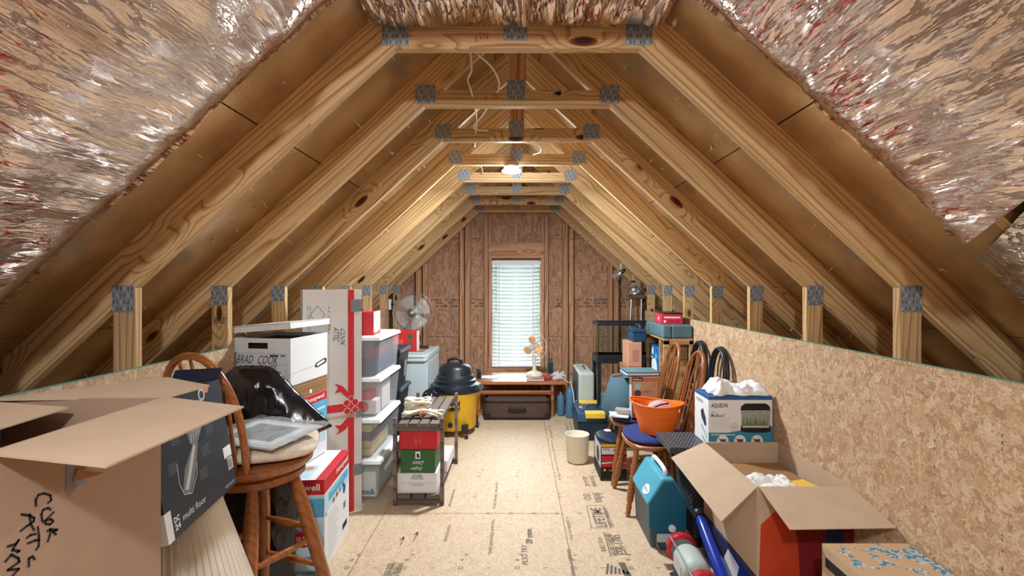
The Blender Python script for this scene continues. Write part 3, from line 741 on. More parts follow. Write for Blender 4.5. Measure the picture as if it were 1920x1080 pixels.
#%%PART2
# ------------------------------------------------------------ builders for cartons and furniture
def carton(name, label, cat, x0, y0, z0, x1, y1, z1, mm, rz=0., deco=None, pivot=None, group=None, seam=True, bevel=.003, body='box_body'):
    """closed box standing at its base; deco(mb, frames) prints on it"""
    px_, py_ = pivot or (x0, y0)
    M = Tr(px_, py_, 0) @ Rz(rz) @ Tr(-px_, -py_, 0)
    c = M @ Vector(((x0 + x1) / 2, (y0 + y1) / 2, z0))
    t_ = thing(name, label, cat, c, rz, group)
    m = MB(mm); m.box(x0, y0, z0, x1, y1, z1, M); Fs = faces_of(x0, y0, z0, x1, y1, z1, M)
    if deco: deco(m, Fs)
    m.done(body, t_, bevel=bevel)
    if seam:
        w = MB(M_tape_clear if seam is True else seam); cy = (y0 + y1) / 2
        T = Fs['top']; w.rect(T, 0, .47, 1, .53, M_tape_clear, .0012); w.done('tape', t_)
    return t_, Fs

# ============================================================ FOREGROUND LEFT
# ---- tall open carton
t_ = thing('cardboard_box', 'tall open cardboard box with flaps spread, in the front corner by the watermark side wall', 'box', (-1.155, 1.08, 0))
t_['label'] = 'tall open cardboard box with spread flaps, nearest on the left, marked COOK ATTIC'
H = 1.21; bx0, by0, bx1, by1 = -1.375, .86, -.95, 1.285; q = .005
m = MB(M_card_pink)
m.box(bx1 - q, by0, 0, bx1, by1, H); m.box(bx0, by0, 0, bx0 + q, by1, H); m.box(bx0 + q, by1 - q, 0, bx1 - q, by1, H); m.box(bx0 + q, by0, 0, bx1 - q, by0 + q, H); m.box(bx0, by0, .02, bx1, by1, .026)
Fr = Face((bx1, by0, 0), (0, by1 - by0, 0), (0, 0, H))
def fr(px, py):
    """photo pixel -> fractions on the right-hand face"""
    Y = bx1 * K / (px - VPX); return (Y - by0) / (by1 - by0), (CAMH - (py - VPY) * Y / K) / H
def hand(pts, wd=.0045):
    m.stroke(Fr, [fr(a / 4.5, 840 + b / 4.5) for a, b in pts], wd, M_ink)
hand([(300, 490), (296, 440), (320, 395), (370, 382), (420, 400), (428, 440), (400, 465)])
hand([(425, 520), (400, 505), (360, 520), (345, 560), (352, 610), (385, 640), (420, 645), (445, 620), (425, 600), (380, 612), (450, 540)])
hand([(400, 790), (415, 740), (425, 690), (395, 700)]); hand([(415, 685), (480, 690), (440, 705), (470, 730)])
hand([(170, 700), (220, 660), (280, 620), (285, 590), (245, 570), (175, 560)]); hand([(245, 560), (255, 640), (285, 695)])
hand([(220, 760), (250, 735), (300, 725)]); hand([(315, 665), (325, 740), (322, 830), (300, 860)]); hand([(230, 805), (290, 780), (330, 775)])
hand([(240, 1000), (240, 930), (270, 915), (290, 940)]); hand([(60, 830), (130, 810), (155, 775), (100, 860), (160, 870), (140, 880)])
hand([(40, 960), (90, 900), (150, 930), (160, 960), (60, 1030), (155, 1020), (100, 1080)])
# torn tape patches
P = [fr(123, 869), fr(123, 918), fr(132, 918), (fr(158, 905)), fr(159, 892), fr(145, 880)]; m.fpoly(Fr, P, M_tape, .0015)
m.use(M_card_dark); m.slab([Fr(*fr(134, 902), .003), Fr(*fr(170, 890), .012), Fr(*fr(176, 885), .02), Fr(*fr(140, 880), .006)], .002)
m.done('box_body', t_)
def flap(pts, t=.004, mm=M_card, par=t_, name='flap', label=None):
    m = MB(mm); m.slab(pts, t); o = m.done(name, par, label); return o
flap([(-.95, 1.30, H), (-.672, 1.185, H + .003), (-.678, .795, H + .002), (-.95, .862, H)], .004)
flap([(bx0 - .02, 1.265, H), (-1.13, 1.555, H + .004), (-.925, 1.45, H + .0), (-.94, 1.295, H)], .004)
flap([(bx0, .87, H - .0), (bx0, 1.25, H), (-1.15, 1.235, H - .012), (-1.14, .90, H - .02)], .004)
flap([(bx0 + .01, by0, H), (bx1 - .01, by0, H), (bx1 - .02, by0 - .03, H - .28), (bx0 + .02, by0 - .03, H - .28)], .004)

# ---- pleated lampshade on its base, carrying the black vacuum carton
t_ = thing('pleated_lamp', 'standing lamp with a wide cream pleated shade, under the black retail box', 'lamp', (-1.17, 1.58, 0))
c = Vector((-1.185, 1.61, 0)); m = MB(M_pleat); NPL = 64
def shade(a, b):
    th = 2 * PI * a; r = .155 + .135 * b; z = .785 - .46 * b
    r *= 1 + (.06 if int(round(a * NPL * 2)) % 2 else -.05)
    return c + Vector((r * math.cos(th), r * math.sin(th), z))
m.grid(shade, NPL * 2, 10, closed_u=True); m.done('lamp_shade', t_, solid=.002)
m = MB(M_cream); m.lathe([(.005, .782), (.155, .782), (.155, .786), (.005, .786)], c); m.done('shade_ring', t_)
m = MB(M_table); m.lathe([(.12, 0), (.13, .02), (.05, .05), (.03, .12), (.07, .22), (.05, .32), (.015, .36), (.012, .78)], c); m.done('lamp_base', t_, smooth=40)

ang = math.radians(9)
Mv = Tr(-.965, 1.335, .79) @ Rz(math.radians(8)) @ Ry(-ang)
t_ = thing('retail_box', 'black retail box picturing a see-through vacuum cleaner, leaning on the big carton', 'box', (-1.05, 1.53, .79))
bw, bl, bh = .17, .43, .385
m = MB(M_black_matt); m.box(-bw, 0, 0, 0, bl, bh, Mv)
Fv = Face(Mv @ Vector((0, 0, 0)), (Mv @ Vector((0, bl, 0))) - (Mv @ Vector((0, 0, 0))), (Mv @ Vector((0, 0, bh))) - (Mv @ Vector((0, 0, 0))))
M_slate = mat('slate_print', (38, 48, 58), .4); m.rect(Fv, .0, .0, 1, 1, M_slate)
m.text(Fv, 'multi floor', .19, .075, .50, .125, M_whitep); m.text(Fv, 'DC', .09, .105, .155, .15, M_whitep, bold=.03); m.text(Fv, '24', .09, .05, .155, .095, M_whitep, bold=.03)
# exploded cleaner picture
def vp(a, b): return a, b
m.fpoly(Fv, [(.24, .27), (.32, .22), (.40, .30), (.52, .55), (.47, .59), (.30, .42)], M_grey, .001)
m.fpoly(Fv, [(.27, .28), (.31, .26), (.48, .55), (.455, .57)], M_grey_lt, .0014)
m.stroke(Fv, [(.22, .50), (.215, .34), (.25, .25), (.34, .22), (.44, .33), (.46, .42)], .003, M_grey_lt, .0016)
m.fpoly(Fv, [(.42, .585), (.50, .55), (.60, .66), (.585, .73), (.47, .76), (.40, .69)], M_grey, .0012)
for k in range(4): m.stroke(Fv, [(.44 + k * .035, .60 + k * .012), (.45 + k * .035, .72 + k * .01)], .004, M_grey_lt, .0018)
m.fpoly(Fv, [(.52, .755), (.56, .73), (.66, .82), (.655, .89), (.56, .91), (.50, .86)], M_copper, .0012)
for k in range(4): m.stroke(Fv, [(.535 + k * .03, .77 + k * .015), (.53 + k * .035, .87)], .003, M_grey_lt, .0018)
m.disc(Fv, .68, .93, .05, M_grey_lt, .0013); m.disc(Fv, .68, .93, .03, M_slate, .0016); m.disc(Fv, .76, .965, .035, M_copper, .0014)
for a, b in ((.30, .88), (.20, .72), (.12, .52), (.55, .50), (.66, .66), (.72, .80), (.48, .33)):
    for k in range(5): m.rect(Fv, a, b - k * .018, a + .12 - (k % 2) * .02, b - k * .018 + .005, M_grey, .001)
m.rect(Fv, .86, .28, .99, .38, M_whitep, .0012); m.rect(Fv, .90, .16, .985, .27, M_whitep, .0012)
for k in range(9): m.rect(Fv, .905 + k * .008, .17, .908 + k * .008, .26, M_ink, .0016)
m.text(Fv, 'vacuum', .80, .03, .96, .055, M_grey_lt)
m.done('box_body', t_, 'black printed carton', bevel=.003)
m = MB(M_white); m.box(-bw * .2, -.001, .0, .001, .03, .085, Mv); m.done('corner_strip', t_)
m = MB(M_navy_dark)
m.slab([Mv @ Vector(p) for p in ((-bw, .1, bh), (-bw, bl, bh), (-bw - .05, bl, bh + .035), (-bw - .05, .12, bh + .035))], .003)
m.done('flap', t_)
m = MB(M_navy_dark); m.slab([Mv @ Vector(p) for p in ((-bw, bl, bh), (0, bl, bh), (-.01, bl + .06, bh + .03), (-bw, bl + .06, bh + .05))], .003); m.done('flap', t_)

# ---- swivel bar stool with hoop back
sc_ = Vector((-1.13, 2.10, 0)); SZ = .735
t_ = thing('bar_stool', 'honey oak swivel bar stool with hoop back and turned legs', 'bar stool', sc_, 0)
m = MB(M_oak); m.lathe([(.10, SZ - .012), (.20, SZ - .008), (.222, SZ + .012), (.224, SZ + .03), (.20, SZ + .038), (.03, SZ + .028)], sc_, 48); m.done('seat', t_, smooth=45)
m = MB(M_oak); m.lathe([(.05, SZ - .055), (.18, SZ - .055), (.192, SZ - .045), (.192, SZ - .022), (.18, SZ - .014), (.05, SZ - .014)], sc_, 48); m.done('swivel_ring', t_, smooth=45)
feet = [Vector((.10, -.27, 0)), Vector((.31, .09, 0)), Vector((-.09, .225, 0)), Vector((-.29, -.10, 0))]
tops = [Vector((.045, -.125, SZ - .05)), Vector((.13, .045, SZ - .05)), Vector((-.045, .125, SZ - .05)), Vector((-.125, -.045, SZ - .05))]
for a, b in zip(feet, tops):
    m = MB(M_oak); m.turned(sc_ + a, sc_ + b, [(0, .018), (.1, .021), (.3, .027), (.6, .03), (.8, .029), (.97, .02), (1, .018)]); m.done('leg', t_, smooth=50)
for i in range(4):
    for h in ((.30, .55) if i % 2 == 0 else (.36, .62)):
        a = sc_ + feet[i].lerp(tops[i], h); b = sc_ + feet[(i + 1) % 4].lerp(tops[(i + 1) % 4], h)
        m = MB(M_oak); m.turned(a, b, [(0, .010), (.15, .011), (.4, .016), (.6, .016), (.85, .011), (1, .010)], 10); m.done('stretcher', t_, smooth=50)
yaw = math.radians(-12); wdir = Vector((math.cos(yaw), math.sin(yaw), 0)); back = Vector((-.30, -1, 0)).normalized()
hb = sc_ + Vector((-.085, -.165, SZ + .03))
hoop = []
for k in range(25):
    th = PI * k / 24; ww = .15 + .055 * math.sin(th) ** .6
    zz = math.sin(th) ** .75 * .475; hoop.append(hb + wdir * (-ww * math.cos(th) * (1 if zz > .02 else 1) - .03 * zz) + Vector((0, 0, zz)) + back * zz * .20)
m = MB(M_oak); m.tube(hoop, .0145, 12); m.done('back_hoop', t_, smooth=60)
for k in range(5):
    u = -.10 + .05 * k; top = min(hoop[4:21], key=lambda p: abs((p - hb).dot(wdir) - u * 1.35 + .03 * .4))
    m = MB(M_oak); m.turned(hb + wdir * u, top, [(0, .006), (.3, .009), (.6, .008), (1, .006)], 8); m.done('spindle', t_, smooth=60)
# cushion and the bagged picture
t_ = tag(MB(M_fabric_cream).grid(lambda a, b: (lambda th, ph: sc_ + Vector((.03, .03, SZ + .072)) + Rz(.35) @ Vector((
    .205 * math.copysign(abs(math.cos(th)) ** .5, math.cos(th)) * math.copysign(abs(math.cos(ph)) ** .6, 1),
    .19 * math.copysign(abs(math.sin(th)) ** .5, math.sin(th)) * abs(math.cos(ph)) ** .6,
    .034 * math.copysign(abs(math.sin(ph)) ** .8, math.sin(ph)) + .005 * noise.noise(Vector((math.cos(th) * 3, math.sin(th) * 3, ph))))))(2 * PI * a, PI * (b - .5)), 60, 16, closed_u=True).done('seat_cushion', smooth=180, weld=True),
    'thick cream seat cushion on the bar stool', 'cushion')
t_ = thing('framed_picture', 'grey print in a clear plastic bag lying on the cream cushion', 'picture', sc_ + Vector((0, 0, SZ + .112)))
Mp = Tr(-1.115, 2.11, SZ + .124) @ Rz(math.radians(-18)) @ Rx(.04)
m = MB(M_grey_lt); m.box(-.17, -.145, 0, .19, .15, .008, Mp); Fp = faces_of(-.17, -.145, 0, .19, .15, .008, Mp)['top']
m.rect(Fp, .06, .08, .94, .92, M_paper, .001); m.rect(Fp, .18, .2, .82, .8, mat('grey_photo', (120, 130, 132), .5, var=.4, vscale=14), .0015); m.done('picture_panel', t_)
m = MB(M_film); m.grid(lambda a, b: Mp @ Vector((-.20 + .43 * a, -.165 + .34 * b, .017 + .008 * noise.fractal(Vector((a * 5, b * 5, 2)), .8, 2, 3))), 40, 34); m.done('plastic_bag', t_, 'clear crinkled bag', smooth=180)

# ---- black bin bag draped over something tall behind the stool
def lerp_tab(tab, z):
    for (z0_, v0), (z1_, v1) in zip(tab, tab[1:]):
        if z <= z1_: t = (z - z0_) / (z1_ - z0_); return v0 + (v1 - v0) * max(0, min(1, t))
    return tab[-1][1]
def bagf(a, b):
    th = 2 * PI * a; z = 1.10 * (1 - b ** 1.15)
    xr = lerp_tab([(0, -1.13), (.4, -1.11), (.72, -1.10), (.765, -1.0), (.80, -.93), (.83, -.955), (.89, -1.02), (.97, -1.11), (1.07, -1.20), (1.10, -1.245)], z); xl = lerp_tab([(0, -1.45), (.9, -1.47), (1.07, -1.46), (1.10, -1.42)], z)
    cx = (xr + xl) / 2; rx = (xr - xl) / 2; ct, st = math.cos(th), math.sin(th); ry = .082 * min(1, (1.13 - z) / .12) ** .5
    p = Vector((cx + rx * math.copysign(abs(ct) ** .75, ct), 2.43 + ry * math.copysign(abs(st) ** .7, st) * (1 if ct < 0 else 1 - .65 * ct ** 3), z))
    fold = (.4 - abs(noise.noise(Vector((p.x * 11 + z * 5, z * 2.2, 3)))) * 2) * .018 + .008 * noise.noise(Vector((p.x * 30, z * 12, 5)))
    p += Vector((ct * .3, st, 0)) * fold * min(1, b * 12)
    p.y = min(p.y, 2.515)
    if b == 0: p = Vector((cx + rx * ct * .9, 2.43 + .012 * st, 1.103 + .006 * noise.noise(Vector((ct * 3, 0, 1)))))
    return p
m = MB(M_bag); m.grid(bagf, 150, 130, closed_u=True)
tag(m.done('bin_bag', smooth=180, weld=True), 'tall shiny black bin bag with a pointed corner behind the bar stool', 'bag')

# ---- lower air purifier box
def hw_lower(m, F):
    fr_, rt, tp = F['front'], F['right'], F['top']
    m.rect(fr_, 0, .84, 1, 1, M_red); m.rect(fr_, 0, 0, 1, .84, M_pale_print); m.rect(fr_, 0, .60, 1, .80, M_sky_print, .001)
    m.text(fr_, 'Honeywell', .45, .865, .95, .955, M_whitep, bold=.015); m.text(fr_, 'de doctores!', .45, .70, .88, .755, M_ink_blue)
    m.rect(fr_, .2, 0, 1, .18, M_sky_print, .0009); m.rect(fr_, .2, .03, 1, .11, M_pale_print, .0011)
    m.fpoly(fr_, [(.55, .30), (.55, .53), (.60, .58), (.72, .58), (.78, .53), (.78, .30)], M_grey, .0012); m.disc(fr_, .66, .53, .10, M_grey_lt, .0014, asp=.5)
    m.disc(fr_, .76, .37, .10, M_red, .0018); m.text(fr_, '99.97%', .68, .35, .85, .40, M_whitep, .002, bold=.01); m.rect(fr_, .70, .31, .82, .325, M_whitep, .002)
    m.fpoly(fr_, [(.50, .75), (.56, .77), (.68, .66), (.62, .63)], M_whitep, .0018)
    m.rect(rt, 0, .84, 1, 1, M_red); m.text(rt, 'Honeywell', .45, .875, .95, .96, M_whitep, bold=.015); m.rect(rt, 0, 0, 1, .84, M_white_card, .0005)
    m.rect(rt, 0, .62, 1, .82, M_pale_print, .0008); m.rect(rt, .15, .70, .95, .80, M_sky_print, .001)
    m.text(rt, 'Allergen Remover', .2, .755, .7, .79, M_whitep)
    for k in range(4): m.rect(rt, .3 + k * .13, .62 + k * .008, .38 + k * .13, .67 + k * .008, [M_card_dark, M_red, M_grey, M_ink_blue][k], .0012)
    for r in range(11): m.rect(rt, .12, .54 - r * .045, .12 + .3 + (r * 7 % 5) * .03, .546 - r * .045, M_grey, .001)
    m.disc(rt, .78, .60, .06, M_ink_blue, .0012); m.rect(rt, .74, .36, .84, .44, M_grey, .001); m.rect(rt, .70, .12, .9, .19, M_ink, .001); m.disc(rt, .06, .60, .025, M_grey, .001)
    m.rect(tp, 0, 0, 1, 1, M_white_card, .0004); m.rect(tp, .05, .05, .80, .45, M_pale_print, .0007); m.rect(tp, .9, 0, 1, 1, M_red, .0008)
    m.disc(tp, .70, .35, .10, M_grey_lt, .001); m.disc(tp, .70, .35, .06, M_copper, .0013)
    m.text(tp, 'air purifier', .45, .12, .7, .18, M_grey)
carton('purifier_box', 'red, white and blue air purifier carton on the floor, lower of the two', 'box', -1.46, 2.53, 0, -1.013, 2.99, .49, M_white_card, math.radians(4), hw_lower, pivot=(-1.013, 2.53), seam=False, group='air purifier cartons')
# ---- stack behind it: purifier box, brown carton, records box
rzs = math.radians(-9)
def hw_up(m, F):
    rt, fr_ = F['right'], F['front']
    m.rect(rt, 0, 0, 1, 1, M_white_card, .0004); m.rect(rt, 0, .86, 1, 1, M_red); m.text(rt, 'Honeywell', .36, .88, .92, .965, M_whitep, bold=.015)
    m.rect(rt, 0, .52, 1, .86, M_sky_print, .0006); m.rect(rt, .3, .72, .95, .76, M_pale_print, .001); m.text(rt, 'Doctors Choice', .35, .62, .9, .67, M_ink_blue)
    m.rect(rt, .08, .2, .95, .5, M_pale_print, .0007); m.fpoly(rt, [(.4, .24), (.4, .42), (.5, .48), (.7, .48), (.8, .42), (.8, .24)], M_grey_lt, .001)
    for r in range(3):
        for c_ in range(4): m.rect(rt, .08 + c_ * .1, .02 + r * .055, .14 + c_ * .1, .055 + r * .055, M_ink_blue if (r + c_) % 2 else M_grey, .001)
    m.rect(fr_, 0, .86, 1, 1, M_red); m.rect(fr_, 0, 0, 1, .86, M_pale_print)
carton('purifier_box', 'air purifier carton higher up, under the brown box and behind the bin bag tip', 'box', -1.575, 2.6, .497, -1.225, 2.96, .872, M_white_card, rzs, hw_up, pivot=(-1.225, 2.6), seam=False, group='air purifier cartons')
def brn(m, F):
    rt = F['right']; m.rect(rt, .5, .15, .56, .4, M_whitep); m.rect(rt, 0, .82, 1, .84, M_card, .0008); m.rect(rt, .05, .45, .95, .47, M_ink_grey, .0006)
carton('cardboard_box', 'shallow brown cardboard box sandwiched under the white records box', 'box', -1.575, 2.6, .874, -1.225, 2.96, .962, M_card_dark, rzs, brn, pivot=(-1.225, 2.6), seam=False)
Mr = Tr(-1.225, 2.6, 0) @ Rz(rzs) @ Tr(1.225, -2.6, 0); z0, z1 = .963, 1.222
t_ = thing('records_box', 'white file storage box marked COOK and LIVING ROOM, lid resting askew', 'box', Mr @ Vector((-1.4, 2.78, z0)), rzs)
m = MB(M_white_card); X0, X1, Ya, Yb = -1.575, -1.222, 2.595, 2.965; q = .004
for b_ in ((X0, Ya, z0, X1, Yb, z0 + q), (X0, Ya, z0, X0 + q, Yb, z1), (X1 - q, Ya, z0, X1, Yb, z1), (X0, Yb - q, z0, X1, Yb, z1)): m.box(*b_, Mr)
hx0, hx1, hz0, hz1 = -1.475, -1.355, 1.165, 1.197
for b_ in ((X0, Ya, z0, hx0, Ya + q, z1), (hx1, Ya, z0, X1, Ya + q, z1), (hx0, Ya, z0, hx1, Ya + q, hz0), (hx0, Ya, hz1, hx1, Ya + q, z1)): m.box(*b_, Mr)
Fs = faces_of(X0, Ya, z0, X1, Yb, z1, Mr); Ff, Fr_ = Fs['front'], Fs['right']
for P in ([(.06, .22), (.06, .68), (.94, .68), (.94, .22), (.06, .22)], [(.06, .45), (.94, .45)]): m.stroke(Ff, P, .0015, M_grey)
m.rect(Ff, .66, .62, .8, .66, M_ink_blue, .001); m.rect(Ff, .84, .62, .92, .66, M_grey, .001)
m.text(Ff, 'BRAD', .09, .47, .36, .64, M_ink, skew=.12, bold=.0); m.text(Ff, 'COOK', .44, .46, .78, .64, M_ink, skew=.12)
m.text(Ff, 'CD2', .07, .24, .33, .42, M_ink, skew=.15); m.text(Ff, '1/2 LITE', .40, .33, .75, .44, M_ink, skew=.12); m.text(Ff, 'LIVING', .46, .20, .80, .31, M_ink, skew=.15); m.text(Ff, 'ROOM', .72, .06, .94, .17, M_ink, skew=.1)
m.stroke(Fr_, [(0, .25), (.6, .31)], .0012, M_grey); m.fpoly(Fr_, [(.62, .27), (.66, .35), (.92, .42), (.97, .38), (.95, .30), (.7, .24)], M_ink, .001); m.fpoly(Fr_, [(.67, .29), (.70, .335), (.9, .385), (.91, .33), (.7, .27)], M_whitep, .0014)
m.done('box_body', t_)
m = MB(M_black_matt); m.box(X0 + .03, Ya + .03, z0 + .01, X1 - .03, Yb - .03, z1 - .02, Mr); m.done('box_contents', t_, 'dark contents')
Ml = Mr @ Tr(-1.575, 2.6, 1.246) @ Ry(-.085) @ Rx(-.01)
m = MB(M_white_card); m.box(-.012, -.012, .03, .36, .38, .036, Ml)
for b_ in ((-.012, -.012, 0, .36, -.008, .036), (-.012, .376, 0, .36, .38, .036), (-.012, -.012, 0, -.008, .38, .036), (.356, -.012, 0, .36, .38, .036)): m.box(*b_, Ml)
m.done('lid', t_, 'white lid tilted open')

# ---- tall white gift carton
d = Vector((.31, .20, 0)); L_ = d.length; rz_ = math.atan2(.20, .31); Mg = Tr(-1.36, 3.055, 0) @ Rz(rz_)
t_ = thing('gift_box', 'tall white carton printed with a red ribbon and bow, standing upright', 'box', (-1.25, 3.2, 0), rz_)
m = MB(M_white_card2); m.box(0, 0, 0, L_, .10, 1.482, Mg); Fs = faces_of(0, 0, 0, L_, .10, 1.482, Mg); Ff = Fs['front']
m.rect(Ff, .755, 0, .862, 1, M_red); m.rect(Ff, .36, .455, 1, .490, M_red, .0008)
m.disc(Ff, .81, .475, .05, M_red, .0013)
for a, b, r_ in ((.73, .492, .055), (.88, .492, .055), (.74, .455, .055), (.88, .457, .055), (.81, .51, .045)):
    m.disc(Ff, a, b, r_ * 1.15, M_whitep, .0016); m.disc(Ff, a, b, r_, M_red, .002)
m.fpoly(Ff, [(.80, .44), (.62, .395), (.52, .40), (.60, .375), (.55, .355), (.72, .375), (.84, .43)], M_red, .0012)
m.fpoly(Ff, [(.80, .50), (.62, .545), (.53, .54), (.58, .565), (.52, .585), (.66, .57), (.82, .52)], M_red, .0012)
P = [(.24, .93), (.12, .89), (.24, .85), (.36, .89), (.24, .93)]; m.stroke(Ff, P, .003, M_green, .001)
P = [(.18, .82), (.30, .78), (.18, .74)]; m.stroke(Ff, P, .003, M_ink_grey, .001)
for a, s0 in ((.07, 'THIS END UP'), (.11, 'HANDLE WITH CARE'), (.42, 'TREE 7 FT')): m.text(Ff, s0, a, .80, a + .025, .93, M_green, rot=90)
m.text(Ff, 'ATTIC', .50, .775, .60, .835, M_ink, rot=270, skew=.15); m.text(Ff, 'COOK', .62, .755, .70, .83, M_ink, rot=270, skew=.15)
m.rect(Ff, .34, .425, .9, .44, M_tape_clear, .0022)
for b0, b1, a0 in ((.90, .955, .80), (.42, .455, .90), (.16, .21, .84)): m.rect(Ff, a0, b0, 1.0, b1, M_tape, .0024)
m.done('box_body', t_, bevel=.003)

# ---- clear storage bins
BX0, BX1, BYa, BYb = -1.36, -.957, 3.37, 3.95
def bin_(z, label, idx):
    t_ = thing('storage_bin', label, 'storage bin', ((BX0 + BX1) / 2, (BYa + BYb) / 2, z), 0, 'clear storage bins in a stack')
    h = .288; tz = z + .006; ii = .028
    m = MB(M_clear)
    def ringp(k, zz): return [(BX0 + k, BYa + k, zz), (BX1 - k, BYa + k, zz), (BX1 - k, BYb - k, zz), (BX0 + k, BYb - k, zz)]
    a = [m.bm.verts.new(p) for p in ringp(ii, tz)]; b = [m.bm.verts.new(p) for p in ringp(.010, z + h - .03)]
    m.face(a[::-1])
    for i in range(4): m.face([a[i], a[(i + 1) % 4], b[(i + 1) % 4], b[i]])
    m.done('tub', t_, 'see-through tub', bevel=.012, solid=.003)
    m = MB(M_white); m.hexa([Vector(p) for p in ringp(-.004, z + h - .032)] + [Vector(p) for p in ringp(.004, z + h - .006)])
    m.hexa([Vector(p) for p in ringp(.03, z + h - .006)] + [Vector(p) for p in ringp(.036, z + h)])
    m.done('lid', t_, 'white snap lid', bevel=.008, seg=3)
    return t_
def content(name, label, cat, x0, y0, z0, x1, y1, z1, mm, deco=None, group=None):
    t_ = thing(name, label, cat, ((x0 + x1) / 2, (y0 + y1) / 2, z0), 0, group)
    m = MB(mm); m.box(x0, y0, z0, x1, y1, z1)
    if deco: deco(m, faces_of(x0, y0, z0, x1, y1, z1))
    m.done('box_body', t_, bevel=.004); return t_
ZB = [0, .289, .578, .867]
names = ['clear bin at the foot of the stack, boxed goods inside', 'clear bin second from the floor with tan food tubs inside', 'clear bin third up with a round red lid inside', 'topmost clear bin of the stack, packed with dark red things']
for z, nm in zip(ZB, names): bin_(z, nm, 0)
cx0, cx1, cy0, cy1 = BX0 + .045, BX1 - .045, BYa + .042, BYb - .05
def cb(m, F): m.text(F['front'], 'Crate&', .42, .08, .99, .32, M_ink_blue, bold=.03)
content('store_box', 'white shop box lettered in blue inside the bottom clear bin', 'box', cx0, cy0, .016, cx1, cy1, .19, M_white_card, cb)
z = .594
content('cloth_stack', 'folded dark red cloth in the topmost clear bin', 'cloth', cx0, cy0, .883, cx1, cy1, .99, M_indigo)
content('cloth_stack', 'dark red bundle above the folded cloth in the topmost bin', 'cloth', cx0, cy0, .992, cx1, cy1 - .02, 1.075, M_maroon)
content('cloth_stack', 'navy bundle just under the lid of the topmost bin', 'cloth', cx0, cy0, 1.077, cx1, cy1 - .03, 1.115, M_indigo)
content('gift_carton', 'white carton in the third bin up, beside a tag', 'box', cx0 + .20, cy0 + .01, z, cx1, cy0 + .12, z + .10, M_white_card2)
content('gift_carton', 'red and white small carton in the third bin up', 'box', cx0 + .20, cy0 + .01, z + .102, cx1 - .04, cy0 + .14, z + .16, M_red)
content('gift_carton', 'tall pale carton at the back of the third bin up', 'box', cx0, cy0 + .16, z, cx1, cy1 - .1, z + .22, M_white_card2)
t_ = thing('round_tin', 'round red lidded tin showing through the third bin up', 'tin', (cx1 - .12, cy0 + .0, z))
m = MB(M_red); m.lathe([(.001, 0), (.038, 0), (.038, .008), (.001, .008)], (cx1 - .09, cy0 + .008, z + .055), M=Rx(PI / 2)); m.done('tin_lid', t_)
for k in range(4):
    content('food_tub', ['tan food tub lowest in the second bin', 'maroon food tub second up in the second bin', 'tan food tub third up in the second bin', 'tan food tub topmost in the second bin'][k], 'tub', cx0, cy0, .305 + k * .055, cx1 - .03, cy1 - .05, .305 + k * .055 + .048, [M_tan, M_tan, M_maroon, M_tan][k], group='food tubs in the second bin')
# on top
ZT = .867 + .289
def rw(m, F): m.rect(F['right'], 0, 0, 1, 1, M_white_card, .0006); m.disc(F['right'], .5, .5, .2, M_pale_print, .001); m.fpoly(F['right'], [(0, 0), (1, 0), (1, .2), (.5, .08), (0, .12)], M_red, .0012)
carton('small_box', 'small red box with a white end on top of the clear bins', 'box', -1.135, 3.42, ZT, -1.02, 3.60, ZT + .165, M_red, math.radians(2), rw, seam=False)
# black totes
def tote(z, label):
    t_ = thing('storage_tote', label, 'storage tote', (-1.17, 4.18, z), 0, 'black storage totes in a stack')
    a0, a1, b0, b1 = -1.38, -.965, 4.0, 4.37; h = .325
    def rg(k, zz): return [Vector(p) for p in ((a0 + k, b0 + k, zz), (a1 - k, b0 + k, zz), (a1 - k, b1 - k, zz), (a0 + k, b1 - k, zz))]
    m = MB(M_black); m.hexa(rg(.04, z) + rg(.012, z + h - .03)); F_ = Face((a1 - .022, b0 + .1, z + .08), (0, .15, 0), (0.01, 0, .14)); m.rect(F_, .2, 0, .8, 1, M_grey, .012); m.done('tub', t_, bevel=.01)
    m = MB(M_black); m.hexa(rg(-.008, z + h - .03) + rg(.006, z + h)); m.done('lid', t_, bevel=.006); return t_
tote(0, 'black storage tote at the foot of the stack behind the clear bins'); tote(.326, 'black storage tote in the middle, with a tag, behind the clear bins'); tote(.652, 'uppermost black storage tote beside the white freezer')
# ---- freezer
t_ = thing('chest_freezer', 'white chest freezer with recessed lid grip against the far left', 'freezer', (-1.18, 5.24, 0))
m = MB(M_appl); m.box(-1.46, 4.88, .02, -.909, 5.60, .738); m.done('cabinet', t_, bevel=.012, seg=3)
m = MB(M_appl); m.box(-1.465, 4.865, .742, -.905, 5.605, .806); m.box(-1.2, 4.86, .735, -.925, 4.885, .772); m.done('lid', t_, bevel=.012, seg=3)
m = MB(M_grey_lt); m.box(-1.18, 4.857, .782, -.94, 4.87, .792); m.done('lid_grip', t_)
t_ = thing('shallow_tray', 'flat grey-white tray lying on the freezer lid', 'tray', (-1.07, 5.0, .807)); m = MB(M_case_hi); m.box(-1.22, 4.89, .807, -.95, 5.13, .831); m.use(M_card_dark); m.box(-1.215, 4.895, .831, -.955, 5.125, .837); m.done('tray_body', t_, bevel=.004)
def xm(m, F):
    f_ = F['front']; m.text(f_, 'Noel', .50, .3, .66, .7, M_copper, rot=0)
    m.disc(f_, .83, .72, .065, M_green, .001); m.disc(f_, .83, .30, .065, M_green, .001); m.rect(F['right'], 0, 0, 1, 1, M_white_card, .0006); m.rect(f_, .985, 0, 1, 1, M_whitep, .001)
carton('christmas_box', 'long red Christmas box with green wreaths beside the big fan', 'box', -1.46, 4.90, .839, -1.018, 5.02, 1.045, M_red, math.radians(3), xm, seam=False)
